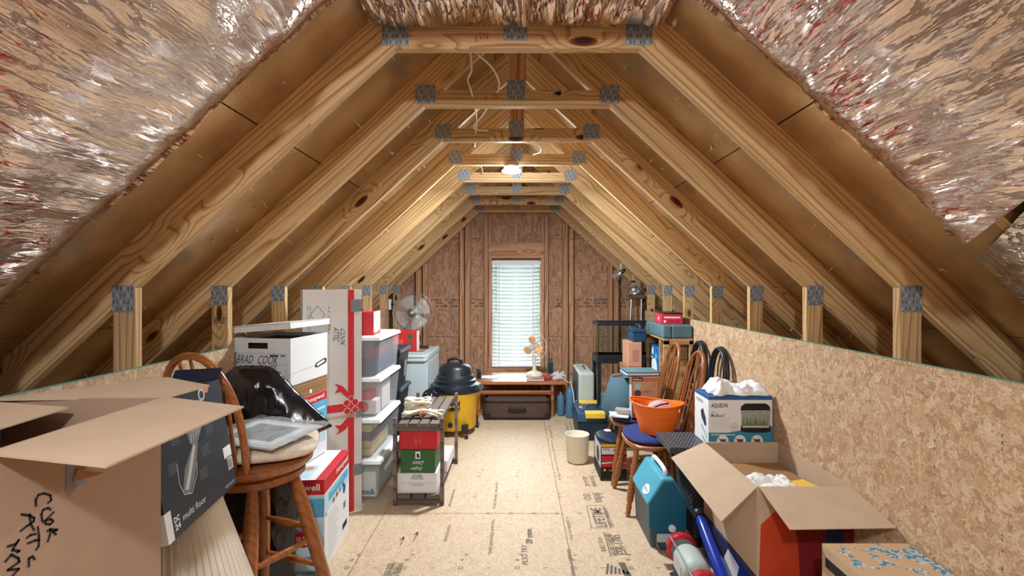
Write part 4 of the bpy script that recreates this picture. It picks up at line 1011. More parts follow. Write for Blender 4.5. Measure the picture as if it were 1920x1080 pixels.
# ---- big fan
fc = W(774, 586, 5.3)
t_ = thing('pedestal_fan', 'large clear-bladed fan with chrome hub behind the red Christmas box', 'fan', (fc.x, 5.35, .807))
def wire_cage(t_, c, R, depth, nrib, mm, rw=.0016, M=Matrix(), rings=3):
    m = MB(mm); cM = Tr(*c) @ M
    m.tube([cM @ Vector((R * math.cos(k * PI / 24), 0, R * math.sin(k * PI / 24))) for k in range(48)], rw * 2.2, 6, closed=True)
    for sg in (-1, 1):
        for r_ in [R * (.3 + .7 * i / rings) for i in range(rings)]:
            m.tube([cM @ Vector((r_ * math.cos(k * PI / 20), sg * depth * math.sqrt(max(0, 1 - (r_ / R) ** 2)), r_ * math.sin(k * PI / 20))) for k in range(40)], rw, 5, closed=True)
        for j in range(nrib):
            th = 2 * PI * j / nrib
            m.tube([cM @ Vector((rr_ * R * math.cos(th), sg * depth * math.sqrt(max(0, 1 - rr_ ** 2)), rr_ * R * math.sin(th))) for rr_ in (.2, .45, .7, .88, 1)], rw * .7, 4, caps=False)
    return m.done('grille', t_, smooth=180)
wire_cage(t_, fc, .223, .055, 60, M_alu, .0012)
m = MB(M_clear_fan)
for j in range(4):
    th = j * PI / 2 + .5
    m.grid(lambda a, b: fc + Vector((math.cos(th + (b - .5) * (1.25 - .1 * a)) * (.04 + .15 * a), .02 * (b - .5) * 2, math.sin(th + (b - .5) * (1.25 - .1 * a)) * (.04 + .15 * a))), 8, 8)
m.done('fan_blade_set', t_, smooth=180, solid=.002)
m = MB(M_alu); m.lathe([(.001, 0), (.025, .0), (.052, .008), (.055, .02), (.03, .025)], fc + Vector((0, -.05, 0)), 36, M=Rx(-PI / 2)); m.use(M_black)
for j in range(28):
    th = 2 * PI * j / 28; m.box(-.0015, -.0515, .022, .0015, -.046, .046, Tr(*fc) @ Ry(th))
m.done('hub_cap', t_, 'ribbed chrome hub', smooth=40)
m = MB(M_yellow2); m.lathe([(.001, 0), (.014, 0), (.012, .006), (.001, .008)], fc + Vector((0, -.052, 0)), M=Rx(PI / 2)); m.done('badge', t_)
m = MB(M_grey_lt); m.lathe([(.06, 0), (.07, .04), (.055, .11), (.02, .13)], fc + Vector((0, .055, 0)), M=Rx(-PI / 2)); m.done('motor', t_, smooth=40)
m = MB(M_chrome); m.tube([(fc.x, 5.40, .83), (fc.x, 5.40, fc.z - .03)], .012, 10); m.use(M_black); m.lathe([(.16, .807), (.165, .823), (.05, .843), (.02, .868)], (fc.x, 5.38, 0)); m.done('stand', t_, smooth=40)
# outlet on the knee post
t_ = thing('wall_outlet', 'white electrical outlet box on the post left of the big fan', 'outlet', (-1.45, 5.56, 1.2)); a = W(730, 571, 5.54)
m = MB(M_white); m.box(a.x - .014, 5.545, a.z - .06, a.x + .014, 5.585, a.z + .06); m.done('cover_plate', t_, bevel=.003); m = MB(M_black); m.box(a.x + .014, 5.55, a.z - .01, a.x + .045, 5.58, a.z + .015); m.done('plug', t_, bevel=.003)

# ---- shop vac
vc = Vector((-.64, 4.97, 0))
t_ = thing('shop_vacuum', 'yellow drum shop vacuum with black lid on casters', 'vacuum cleaner', vc)
m = MB(M_yellow); m.lathe([(.10, .06), (.20, .062), (.212, .08), (.236, .41), (.243, .42), (.243, .43), (.05, .43)], vc, 48); m.done('drum', t_, smooth=40)
m = MB(M_black); m.lathe([(.05, .43), (.258, .43), (.264, .45), (.25, .50), (.215, .515), (.212, .545), (.195, .555), (.192, .58), (.172, .60), (.168, .66), (.13, .70), (.05, .712)], vc, 48, sx=1, sy=.95)
m.hexa([vc + Vector(p) for p in ((.14, -.17, .45), (.27, -.12, .45), (.30, .02, .45), (.16, .05, .45), (.13, -.15, .52), (.24, -.11, .50), (.27, .02, .50), (.15, .05, .53))]); m.done('motor_lid', t_, smooth=40)
m = MB(M_black); m.tube(curve_pts([vc + Vector(p) for p in ((-.07, -.03, .70), (-.06, -.03, .745), (0, -.03, .76), (.06, -.03, .745), (.07, -.03, .70))]), .014, 8); m.done('handle', t_, smooth=60)
m = MB(M_black); m.lathe([(.001, 0), (.028, 0), (.028, .03), (.02, .03), (.02, .005), (.001, .005)], vc + Vector((-.09, -.262, .475)), M=Rx(PI / 2)); m.done('hose_port', t_, smooth=40)
m = MB(M_black); m.lathe([(.001, 0), (.026, 0), (.024, .02), (.001, .02)], vc + Vector((-.02, -.215, .13)), M=Rx(PI / 2)); m.done('drain_cap', t_, smooth=40)
lg = MB(M_black)
def cyl_face(th0, dth, z0, z1, r=.2275, l=.0): 
    return lambda a, b: vc + Vector((math.sin(th0 + dth * a) * (r + l + .024 * ((z0 + (z1 - z0) * b) - .2)), -math.cos(th0 + dth * a) * (r + l + .024 * ((z0 + (z1 - z0) * b) - .2)), z0 + (z1 - z0) * b))
TH0 = -.42; lab = cyl_face(TH0, .74, .275, .375, .236, .0); lg.grid(lab, 16, 1)
class CF:
    u = Vector((.17, 0, 0)); v = Vector((0, 0, .1)); n = Vector((0, -1, 0))
    def __call__(s, a, b, l=0): return cyl_face(TH0, .74, .275, .375, .236, l)(a, b)
cf = CF(); lg.text(cf, 'Shop-Vac', .04, .22, .96, .60, M_yellow, .002, bold=.03); lg.rect(cf, .35, .1, .95, .15, M_yellow, .002)
for k in range(3): lg.fpoly(cf, [(.05 + k * .3, .75), (.25 + k * .3, .75), (.38 + k * .3, 1.0), (.18 + k * .3, 1.0)], M_yellow, .002)
lg.done('brand_label', t_, 'black label lettered Shop-Vac')
for th in (-.6, .55, 2.2, -2.2):
    p = vc + Vector((math.sin(th) * .235, -math.cos(th) * .235, 0)); cst = MB(M_black)
    cst.box(p.x - .032, p.y - .03, .07, p.x + .032, p.y + .03, .13); q_ = p + Vector((math.sin(th) * .035, -math.cos(th) * .03, 0)); cst.tube([q_ + Vector((0, 0, .08)), q_ + Vector((0, 0, .03))], .008, 8)
    leg = cst.done('caster', t_, bevel=.006); cst = MB(M_black); cst.tube([q_ + Vector((-.014, 0, .027)), q_ + Vector((.014, 0, .027))], .026, 16); cst.done('wheel', leg, smooth=40)

# ---- slatted bench
t_ = thing('slatted_bench', 'weathered grey slatted bench with a lower shelf', 'bench', (-.68, 3.7, 0))
sx0, sx1, sy0, sy1 = -.853, -.505, 3.30, 4.10; ZT2 = .57
for x in (sx0, sx1 - .024):
    for y in (sy0, sy1 - .035):
        m = MB(M_grey_wood); m.box(x, y, 0, x + .024, y + .035, ZT2 + .03); m.done('leg', t_, bevel=.003)
for z in (.03, .53):
    for y in (sy0 + .003, sy1 - .03): m = MB(M_grey_wood); m.box(sx0 + .024, y, z - .018, sx1 - .024, y + .022, z + .016); m.done('rail', t_, bevel=.002)
for z in (.065, .556):
    for k in range(3 if z < .1 else 4):
        n_ = 3 if z < .1 else 4; wv_ = (sx1 - sx0 - .06) / n_; x = sx0 + .03 + k * wv_
        m = MB(M_grey_wood); m.box(x + .006, sy0 + .0, z - .016, x + wv_ - .006, sy1 - .002, z + .008); o = m.done('slat', t_, bevel=.003)
# boxes inside
ft = {}
def rd(m, F): m.text(F['front'], 'Cole', .52, .38, .60, .62, M_copper, rot=270, skew=.3); m.text(F['front'], 'Crane', .41, .30, .50, .66, M_copper, rot=270, skew=.3)
def gr(m, F):
    f_ = F['front']; m.rect(f_, .43, .62, .57, .93, M_whitep); m.disc(f_, .5, .80, .035, M_ink, .0015); m.rect(f_, .47, .67, .55, .76, M_ink, .0015)
    m.text(f_, 'Linens', .38, .33, .68, .52, M_whitep, rot=180, skew=.25); m.text(f_, 'Designer', .34, .10, .66, .30, M_whitep, rot=180, skew=.25)
def wh(m, F):
    f_ = F['front']; m.text(f_, 'VINTAGE', .38, .86, .62, .94, M_ink); m.text(f_, 'FINE HOME', .36, .78, .64, .86, M_ink); m.text(f_, 'COLLECTION', .34, .69, .66, .77, M_ink)
    m.text(f_, 'NEW YORK COLLECTION OF HOMES', .08, .50, .92, .54, M_grey); m.rect(f_, .33, .43, .66, .445, M_grey); m.rect(f_, .38, .36, .62, .37, M_ink_grey); m.rect(f_, .30, .40, .7, .41, M_grey)
carton('shop_box', 'bright red box topmost on the bench shelf', 'box', -.818, 3.335, .375, -.555, 3.62, .505, M_red, 0, rd, seam=False)
carton('shop_box', 'green box with white script on the bench shelf', 'box', -.808, 3.332, .214, -.568, 3.64, .372, M_green, 0, gr, seam=False)
carton('shop_box', 'white collection box lowest on the bench shelf', 'box', -.828, 3.33, .075, -.558, 3.66, .212, M_white_card, 0, wh, seam=False)
def wb(m, F): m.disc(F['top'], .3, .5, .06, M_ink, .001)
carton('flat_box', 'white flat box at the back of the bench shelf', 'box', -.77, 3.70, .075, -.535, 4.05, .165, M_white_card, 0, wb, seam=False)
# rope
t_ = thing('cotton_rope', 'bundle of coiled off-white rope lying on the bench', 'rope', (-.69, 3.5, .566))
m = MB(M_rope); rr = random.Random(4)
for k in range(22):
    cx, cy = -.735, 3.57; a, b = .085 + .01 * rr.random(), .035 + .016 * rr.random(); z = .575 + .075 * rr.random(); ty = rr.uniform(-.03, .03)
    m.tube([(cx + a * math.cos(j * PI / 12), cy + ty + b * math.sin(j * PI / 12) * 1.2, z + .012 * math.sin(j * PI / 6 + k) + .014) for j in range(24)], .0085, 6, closed=True)
m.done('coil', t_, smooth=180)
m = MB(M_rope)
for k in range(24):
    x0 = -.80 + rr.uniform(-.02, .02); y0 = 3.42 + rr.uniform(-.03, .05); x1 = -.555 + rr.uniform(-.03, .02); y1 = 3.43 + rr.uniform(-.05, .09)
    z = rr.uniform(.578, .605); m.tube(curve_pts([(x0, y0, z), (-.70, 3.44 + rr.uniform(-.02, .02), .595 + rr.random() * .025), (-.64, 3.44 + rr.uniform(-.015, .015), .60 + rr.random() * .02), (x1, y1, z)], 5), .008, 6)
m.use(M_copper); m.tube([(-.685 , 3.44 + .035 * math.cos(j * PI / 8), .60 + .03 * math.sin(j * PI / 8)) for j in range(16)], .007, 6, closed=True)
m.done('loose_strands', t_, smooth=180)
# black bag behind bench
m = MB(M_bag); m.blob((-.815, 4.50, .27), (.125, .16, .27), .10, 2.2, 5, 3, zmin=.002); 
tag(m.done('bin_bag', smooth=180), 'knotted black bin bag on the floor between bench and freezer', 'bag')

# ============================================================ FAR END
t_ = thing('coffee_table', 'red-brown low wooden table under the window', 'table', (.04, 5.8, 0))
m = MB(M_table); m.box(-.50, 5.50, .375, .56, 6.10, .412); m.done('tabletop', t_, bevel=.006)
for x in (-.46, .385):
    for y in (5.53, 6.03): m = MB(M_table); m.box(x, y, 0, x + .035, y + .035, .375); m.done('leg', t_, bevel=.004)
for y in (5.535, 6.04): m = MB(M_table); m.box(-.425, y, .255, .385, y + .022, .30); m.done('rail', t_, bevel=.003)
t_ = thing('suitcase', 'soft brown suitcase lying under the window table', 'suitcase', (0, 5.6, 0))
m = MB(M_brown_case); m.grid(lambda a, b: (lambda th: Vector((-.005 + (.375) * math.copysign(abs(math.cos(th)) ** .28, math.cos(th)) * (1 - .05 * max(0, b * 2 - 1) ** 6 - .04 * max(0, 1 - b * 3) ** 4), 5.60 + .20 * math.copysign(abs(math.sin(th)) ** .28, math.sin(th)) * (1 - .05 * max(0, b * 2 - 1) ** 4), .012 + .228 * b)))(2 * PI * a), 72, 14, closed_u=True)
m.use(M_brown_case); m.box(-.34, 5.43, .015, .33, 5.77, .236); m.done('shell', t_, smooth=50, weld=True)
m = MB(M_black_matt)
for z in (.026, .205): m.tube([Vector((-.005 + .378 * math.copysign(abs(math.cos(th)) ** .28, math.cos(th)), 5.60 + .203 * math.copysign(abs(math.sin(th)) ** .28, math.sin(th)), z)) for th in [2 * PI * k / 60 for k in range(60)]], .008, 6, closed=True)
m.box(-.37, 5.396, .015, -.30, 5.404, .07); m.box(.30, 5.396, .015, .36, 5.404, .06); m.done('piping', t_, 'black piping and corner guards', smooth=60)
m = MB(M_black_matt); m.tube(curve_pts([(-.095, 5.395, .125), (-.08, 5.375, .13), (0, 5.37, .128), (.08, 5.375, .13), (.095, 5.395, .125)]), .011, 8); m.use(M_chrome); m.lathe([(.001, -.008), (.012, 0), (.001, .008)], (-.10, 5.39, .125), 12); m.lathe([(.001, -.008), (.012, 0), (.001, .008)], (.10, 5.39, .125), 12); m.done('handle', t_, smooth=60)

def lathe_thing(name, label, cat, loc, prof, mm, part='tank_body', extra=None, n=24):
    t_ = thing(name, label, cat, loc); m = MB(mm); m.lathe(prof, loc, n); m.done(part, t_, smooth=40)
    if extra: extra(t_)
    return t_
def valve(h, r, par_mat=M_yellow2):
    def f_(t_):
        l = t_.location; m = MB(M_grey); m.lathe([(r * .35, h - .01), (r * .3, h + .02), (r * .2, h + .03)], l, 12); m.done('valve', t_, smooth=40)
    return f_
lathe_thing('gas_cylinder', 'shorter blue gas cylinder right of the window table', 'gas cylinder', (.505, 5.60, 0), [(.03, 0), (.044, .01), (.046, .21), (.03, .235), (.012, .245)], M_blue_tank, extra=valve(.245, .04))
lathe_thing('gas_cylinder', 'taller blue gas cylinder beside the pale hard case', 'gas cylinder', (.605, 5.52, 0), [(.03, 0), (.052, .01), (.053, .30), (.035, .33), (.012, .34)], M_blue_tank, extra=valve(.34, .04))
for k, x in enumerate((.395, .43)):
    lathe_thing('bottle', ['slim dark blue bottle on the table, window side', 'slim dark blue bottle on the table, nearer the studs'][k], 'bottle', (x, 6.03, .413), [(.015, 0), (.017, .01), (.017, .12), (.007, .145), (.007, .165)], M_navy, 'bottle_body', extra=lambda t_: MB(M_black).lathe([(.009, .165), (.009, .18)], t_.location, 12).done('cap', t_))
# table clutter
t_ = thing('dark_charger', 'small black charger block at the table end next to the vacuum', 'charger', (-.46, 5.72, .413)); m = MB(M_black); m.box(-.475, 5.66, .413, -.425, 5.76, .50); m.box(-.49, 5.70, .50, -.44, 5.74, .515); m.done('charger_body', t_, bevel=.006)
t_ = thing('paper_sheet', 'loose white papers on the table near the vacuum', 'papers', (-.33, 5.72, .413)); m = MB(M_paper); m.box(-.11, -.08, 0, .11, .08, .006, Tr(-.33, 5.74, .413) @ Rz(-.15)); m.box(-.10, -.075, .006, .09, .08, .010, Tr(-.33, 5.74, .413) @ Rz(.1)); m.done('sheets', t_)
t_ = thing('thin_book', 'red-edged book lying in front of the small fan', 'book', (.21, 5.58, .413)); Mb = Tr(.21, 5.575, .413) @ Rz(.04)
m = MB(M_red_deep); m.box(-.10, -.055, 0, .10, .055, .004, Mb); m.box(-.10, -.055, .022, .10, .055, .026, Mb); m.done('cover', t_); m = MB(M_paper); m.box(-.095, -.05, .004, .095, .05, .022, Mb); m.done('pages', t_)
# small desk fan
fc = W(999, 650, 5.78); bc = Vector((W(1002, 700, 5.85).x, 5.84, .413))
t_ = thing('desk_fan', 'small cream desk fan with orange blades on the table', 'fan', bc)
MF = Rz(math.radians(-20))
m = MB(M_cream); m.lathe([(.10, 0), (.105, .012), (.09, .04), (.035, .06), (.022, .09), (.02, .24), (.014, .26)], bc, 32); m.done('base', t_, smooth=40)
wire_cage(t_, fc, .172, .035, 16, M_white, .0013, MF, rings=2)
m = MB(M_fan_orange)
for j in range(3):
    th = PI / 2 + j * 2 * PI / 3 + .1
    m.grid(lambda a, b: Tr(*fc) @ MF @ Vector((math.cos(th + (b - .5) * (1.25 * math.sin(PI * (.25 + .6 * a)))) * (.03 + .095 * a), .018 * (b - .5) * 2, math.sin(th + (b - .5) * (1.25 * math.sin(PI * (.25 + .6 * a)))) * (.03 + .095 * a))), 10, 10)
m.done('fan_blade_set', t_, 'orange blades', smooth=180, solid=.003)
m = MB(M_cream); m.lathe([(.001, -.03), (.02, -.028), (.03, -.01), (.045, .03), (.05, .09), (.03, .12), (.001, .125)], (0, 0, 0), M=Tr(*fc) @ MF @ Rx(-PI / 2)); m.done('motor', t_, 'cream motor housing', smooth=50)
m = MB(M_grey_lt); m.lathe([(.001, -.045), (.03, -.043), (.034, -.036), (.001, -.034)], (0, 0, 0), M=Tr(*fc) @ MF @ Rx(-PI / 2)); m.done('hub_badge', t_, smooth=40)
# cable heap
t_ = thing('cable_heap', 'heap of red and white extension leads at the table end', 'cables', (.45, 5.66, .413))
for mm, nm, cx, n_, z_ in ((M_wire, 'white_lead', .50, 16, .085), (M_reds, 'red_lead', .39, 9, .05)):
    m = MB(mm); rr = random.Random(int(cx * 100))
    for k in range(n_):
        P = [(cx + rr.uniform(-.10, .06), 5.66 + rr.uniform(-.09, .08), .417 + rr.random() * z_ * (.3 + .7 * (j % 2))) for j in range(6)]; m.tube(curve_pts(P, 4), .0035, 5)
    m.done(nm, t_, smooth=180)
wire([(.53, 5.60, .43), (.585, 5.50, .40), (.60, 5.45, .42), (.625, 5.38, .30), (.635, 5.30, .15), (.63, 5.16, .28)], .0045, 'white lead drooping from the table end towards the toolbox')

# ---- pale hard case
t_ = thing('hard_case', 'pale grey hard suitcase standing upright behind the blue toolbox', 'case', (.745, 5.5, 0))
m = MB(M_case_hi); m.box(.662, 5.20, 0, .835, 5.80, .57); m.done('shell', t_, bevel=.03, seg=4, smooth=40)
m = MB(M_grey_dark); m.box(.6615, 5.24, .02, .664, 5.76, .55); m.done('side_seam', t_); m = MB(M_grey_dark); m.tube(curve_pts([(.75, 5.40, .57), (.75, 5.42, .595), (.75, 5.52, .595), (.75, 5.54, .57)]), .008, 8); m.done('handle', t_, smooth=60)
# ---- toolbox
t_ = thing('toolbox', 'navy blue toolbox with yellow latches on the floor', 'toolbox', (.74, 4.9, 0))
m = MB(M_navy_dark); m.hexa([Vector(p) for p in ((.60, 4.68, 0), (.865, 4.68, 0), (.865, 5.12, 0), (.60, 5.12, 0), (.58, 4.66, .19), (.885, 4.66, .19), (.885, 5.14, .19), (.58, 5.14, .19))]); m.done('tub', t_, bevel=.012)
m = MB(M_navy); m.hexa([Vector(p) for p in ((.575, 4.65, .19), (.89, 4.65, .19), (.89, 5.15, .19), (.575, 5.15, .19), (.595, 4.68, .265), (.87, 4.68, .265), (.87, 5.12, .265), (.595, 5.12, .265))]); m.box(.63, 4.78, .262, .80, 5.0, .275); m.done('lid', t_, bevel=.012)
for y, nm in ((4.635, 0), (5.065, 1)): m = MB(M_yellow2); m.box(.66, y, .225, .85, y + .10, .283); m.done('latch', t_, bevel=.008)
m = MB(M_navy); m.tube(curve_pts([(.70, 4.85, .27), (.71, 4.86, .30), (.80, 4.88, .30), (.81, 4.89, .27)]), .009, 8); m.done('handle', t_, smooth=60)
m = MB(M_yellow2); m.box(.625, 4.86, .272, .655, 4.90, .282); m.done('clip', t_)

# ---- fish tank on black stand
t_ = thing('tank_stand', 'black metal stand under the empty fish tank', 'stand', (1.14, 5.16, 0))
for x in (.83, 1.40):
    for y in (5.0, 5.30): m = MB(M_black); m.box(x, y, 0, x + .04, y + .04, .70); m.done('leg', t_, bevel=.003)
m = MB(M_black); m.box(.825, 4.99, .70, 1.45, 5.345, .75); m.done('top_frame', t_, bevel=.004); m = MB(M_black); m.box(.85, 5.02, .16, 1.43, 5.33, .18); m.done('shelf', t_)
t_ = thing('fish_tank', 'empty glass fish tank with black rim on its stand', 'fish tank', (1.14, 5.16, .75))
m = MB(M_glass)
for b_ in ((.84, 5.0, .765, 1.44, 5.006, 1.10), (.84, 5.33, .765, 1.44, 5.336, 1.10), (.84, 5.006, .765, .846, 5.33, 1.10), (1.434, 5.006, .765, 1.44, 5.33, 1.10)): m.box(*b_)
m.done('glass_walls', t_)
for z, h in ((.751, .02), (1.09, .032)):
    m = MB(M_black)
    for b_ in ((.832, 4.992, z, 1.448, 5.012, z + h), (.832, 5.324, z, 1.448, 5.344, z + h), (.832, 5.012, z, .852, 5.324, z + h), (1.428, 5.012, z, 1.448, 5.324, z + h)): m.box(*b_)
    m.done('rim', t_, bevel=.003)
def pinkd(m, F): m.rect(F['front'], .3, .2, .8, .7, mat('faint_print', (176, 120, 104), .8), .0006)
M_pinkcard = mat('pinkish_card', (196, 144, 120), .75)
carton('cardboard_box', 'pinkish cardboard box in front of the fish tank', 'box', 1.02, 4.42, .765, 1.14, 4.68, .985, M_pinkcard, 0, pinkd, seam=False)
carton('cardboard_box', 'taller brown carton that carries the pinkish box', 'box', 1.0, 4.40, 0, 1.14, 4.72, .763, M_card_dark, 0, None, seam=False)
carton('clear_case', 'small glassy display case on the floor below the tank stand', 'case', .86, 4.90, .0, .99, 4.98, .40, M_case, 0, None, seam=False)
# small dark toolbox on the pinkish box
t_ = thing('toolbox', 'small dark teal toolbox on the pinkish cardboard box', 'toolbox', (1.16, 4.52, .987))
m = MB(M_navy); m.box(1.065, 4.44, .987, 1.185, 4.66, 1.07); m.done('tub', t_, bevel=.008); m = MB(M_navy); m.box(1.06, 4.435, 1.07, 1.19, 4.665, 1.105); m.done('lid', t_, bevel=.008)
m = MB(M_navy); m.tube(curve_pts([(1.14, 4.47, 1.10), (1.14, 4.49, 1.135), (1.14, 4.61, 1.135), (1.14, 4.63, 1.10)]), .009, 8); m.done('handle', t_, smooth=60)
# ---- wooden crate shelf
t_ = thing('wooden_crate', 'raw wood open-fronted crate holding boxes, beneath the tool cases', 'crate', (1.35, 4.35, 0))
cx0, cx1, cya, cyb, cz = 1.232, 1.478, 4.06, 4.62, 1.06
m = MB(M_crate); m.box(cx0, cya, cz - .016, cx1, cyb, cz); m.done('top_panel', t_, bevel=.002)
for y0_, y1_ in ((cya, cya + .016), (cya + .13, cya + .146), (cyb - .016, cyb)):
    if y0_ == cya:
        for (a, b, c, d_) in ((cx0, cz - .05, cx1, cz - .016), (cx0, 0, cx0 + .05, cz - .016), (cx1 - .03, 0, cx1, cz - .016)): m = MB(M_crate); m.box(a, y0_, b, c, y1_, d_); m.done('rail', t_, bevel=.002)
    else: m = MB(M_crate); m.box(cx0 + .004, y0_, 0, cx1, y1_, cz - .016); m.done('side_panel', t_, bevel=.002)
for z in (.02, .40, .72): m = MB(M_crate); m.box(cx0 + .006, cya + .146, z, cx1, cyb - .016, z + .014); m.done('shelf', t_)
m = MB(M_crate); m.box(cx1 - .006, cya + .146, 0, cx1, cyb - .016, cz - .016); m.done('back_panel', t_)
def bluebox(m, F):
    l = F['left']; m.rect(l, 0, 0, 1, 1, mat('ocean_print', (28, 110, 176), .4, var=.5, vscale=30), .0005); m.disc(l, .5, .12, .3, M_whitep, .0009); m.rect(l, .1, .45, .5, .52, M_whitep, .0009); m.disc(l, .35, .75, .12, M_pale_print, .001); m.disc(l, .7, .6, .09, M_sky_print, .001)
carton('detergent_box', 'blue printed box standing in the wooden crate', 'box', 1.25, 4.25, .735, 1.44, 4.56, .965, M_navy, 0, bluebox, seam=False)
# tool cases
t_ = thing('tool_case', 'grey-teal power tool case lying on the wooden crate', 'tool case', (1.35, 4.3, cz))
m = MB(M_case); m.box(1.225, 4.06, cz + .002, 1.30, 4.60, cz + .115); m.box(1.30, 4.06, cz + .002, 1.475, 4.18, cz + .115); m.box(1.30, 4.48, cz + .002, 1.475, 4.60, cz + .115); m.box(1.30, 4.12, cz + .012, 1.46, 4.50, cz + .105)
m.done('case_shell', t_, bevel=.014, seg=3)
for y in (4.14, 4.44): m = MB(M_alu); m.box(1.220, y, cz + .035, 1.226, y + .05, cz + .085); m.done('latch', t_, 'bright metal latch')
t_ = thing('tool_case', 'red metal case with black lid topping the pile of tool cases', 'tool case', (1.32, 4.3, cz + .117))
z = cz + .117; Mq = Tr(1.24, 4.14, z) @ Rz(-.06)
m = MB(M_pink); m.box(0, 0, 0, .175, .27, .085, Mq); Ff = faces_of(0, 0, 0, .175, .27, .085, Mq)
m.rect(Ff['front'], .12, .6, .9, .75, M_white_card); m.rect(Ff['front'], .1, .15, .2, .4, M_white_card); m.rect(Ff['left'], .5, .3, .6, .7, M_whitep); m.text(Ff['front'], 'DRILL SET', .3, .2, .85, .4, M_red_deep); m.done('case_body', t_, bevel=.004)
m = MB(M_black); m.box(.02, -.002, .086, .176, .26, .098, Mq); m.done('lid', t_)
# ---- clip lamps
def clip_lamp(p, label, tilt, hz):
    t_ = thing('clamp_lamp', label, 'work lamp', p)
    h = p
    m = MB(M_grey_dark); m.tube(curve_pts([h + Vector(q) for q in ((-.03, 0, 0), (-.04, 0, .02), (-.02, 0, .035), (.03, 0, .03), (.04, 0, .0), (.01, 0, -.02), (0, 0, -.05))]), .005, 8); m.done('hook', t_, smooth=60)
    b = h + Vector((0, 0, -.13)); m = MB(M_chrome); m.tube([h + Vector((0, 0, -.04)), b], .008, 8); m.tube([h + Vector((.012, 0, -.04)), b + Vector((.012, 0, .01))], .004, 8); m.done('clamp', t_, smooth=60)
    Mt = Tr(*(b + Vector((0, -.01, -.02)))) @ tilt
    m = MB(M_chrome); m.lathe([(.065, -.10), (.062, -.096), (.04, -.055), (.028, -.03), (.026, .0), (.022, .0), (.024, -.03), (.036, -.055), (.058, -.096)], (0, 0, 0), 32, M=Mt, caps=False); m.done('reflector', t_, 'spun metal reflector', smooth=50)
    m = MB(M_black); m.lathe([(.022, -.005), (.024, .03), (.014, .06), (.006, .065)], (0, 0, 0), 20, M=Mt); m.done('socket', t_, smooth=40)
    m = MB(M_white); m.lathe([(.012, -.02), (.02, -.05), (.03, -.075), (.02, -.1), (.002, -.108)], (0, 0, 0), 20, M=Mt); m.done('bulb', t_, smooth=60)
clip_lamp(W(1164, 487, 5.56), 'silver clamp work lamp hanging left, aimed down and left', Ry(math.radians(48)) @ Rx(.3), 0)
clip_lamp(W(1187, 508, 5.56), 'silver clamp work lamp hanging right, lower on the rafter', Ry(math.radians(8)) @ Rx(math.radians(-40)), 0)
# ladder
t_ = thing('step_ladder', 'narrow aluminium ladder standing behind the fish tank', 'ladder', (1.41, 5.9, 0))
for (a, b) in ((W(1184, 556, 5.95), (1.30, 5.75, 0)), (W(1203, 558, 5.95), (1.46, 5.75, 0))): m = MB(M_alu); m.tube([a, b], .012, 8); m.done('rail', t_, smooth=60)
A, B = W(1184, 556, 5.95), W(1203, 558, 5.95)
for k in range(1, 6):
    a = A.lerp(Vector((1.30, 5.75, 0)), k / 6); b = B.lerp(Vector((1.46, 5.75, 0)), k / 6); m = MB(M_alu); m.tube([a, b], .008, 8); m.done('rung', t_, smooth=60)
m = MB(M_grey_wood); m.box(A.x - .04, 5.93, A.z - .03, B.x + .04, 5.97, A.z + .02); m.done('top_cap', t_, bevel=.004)

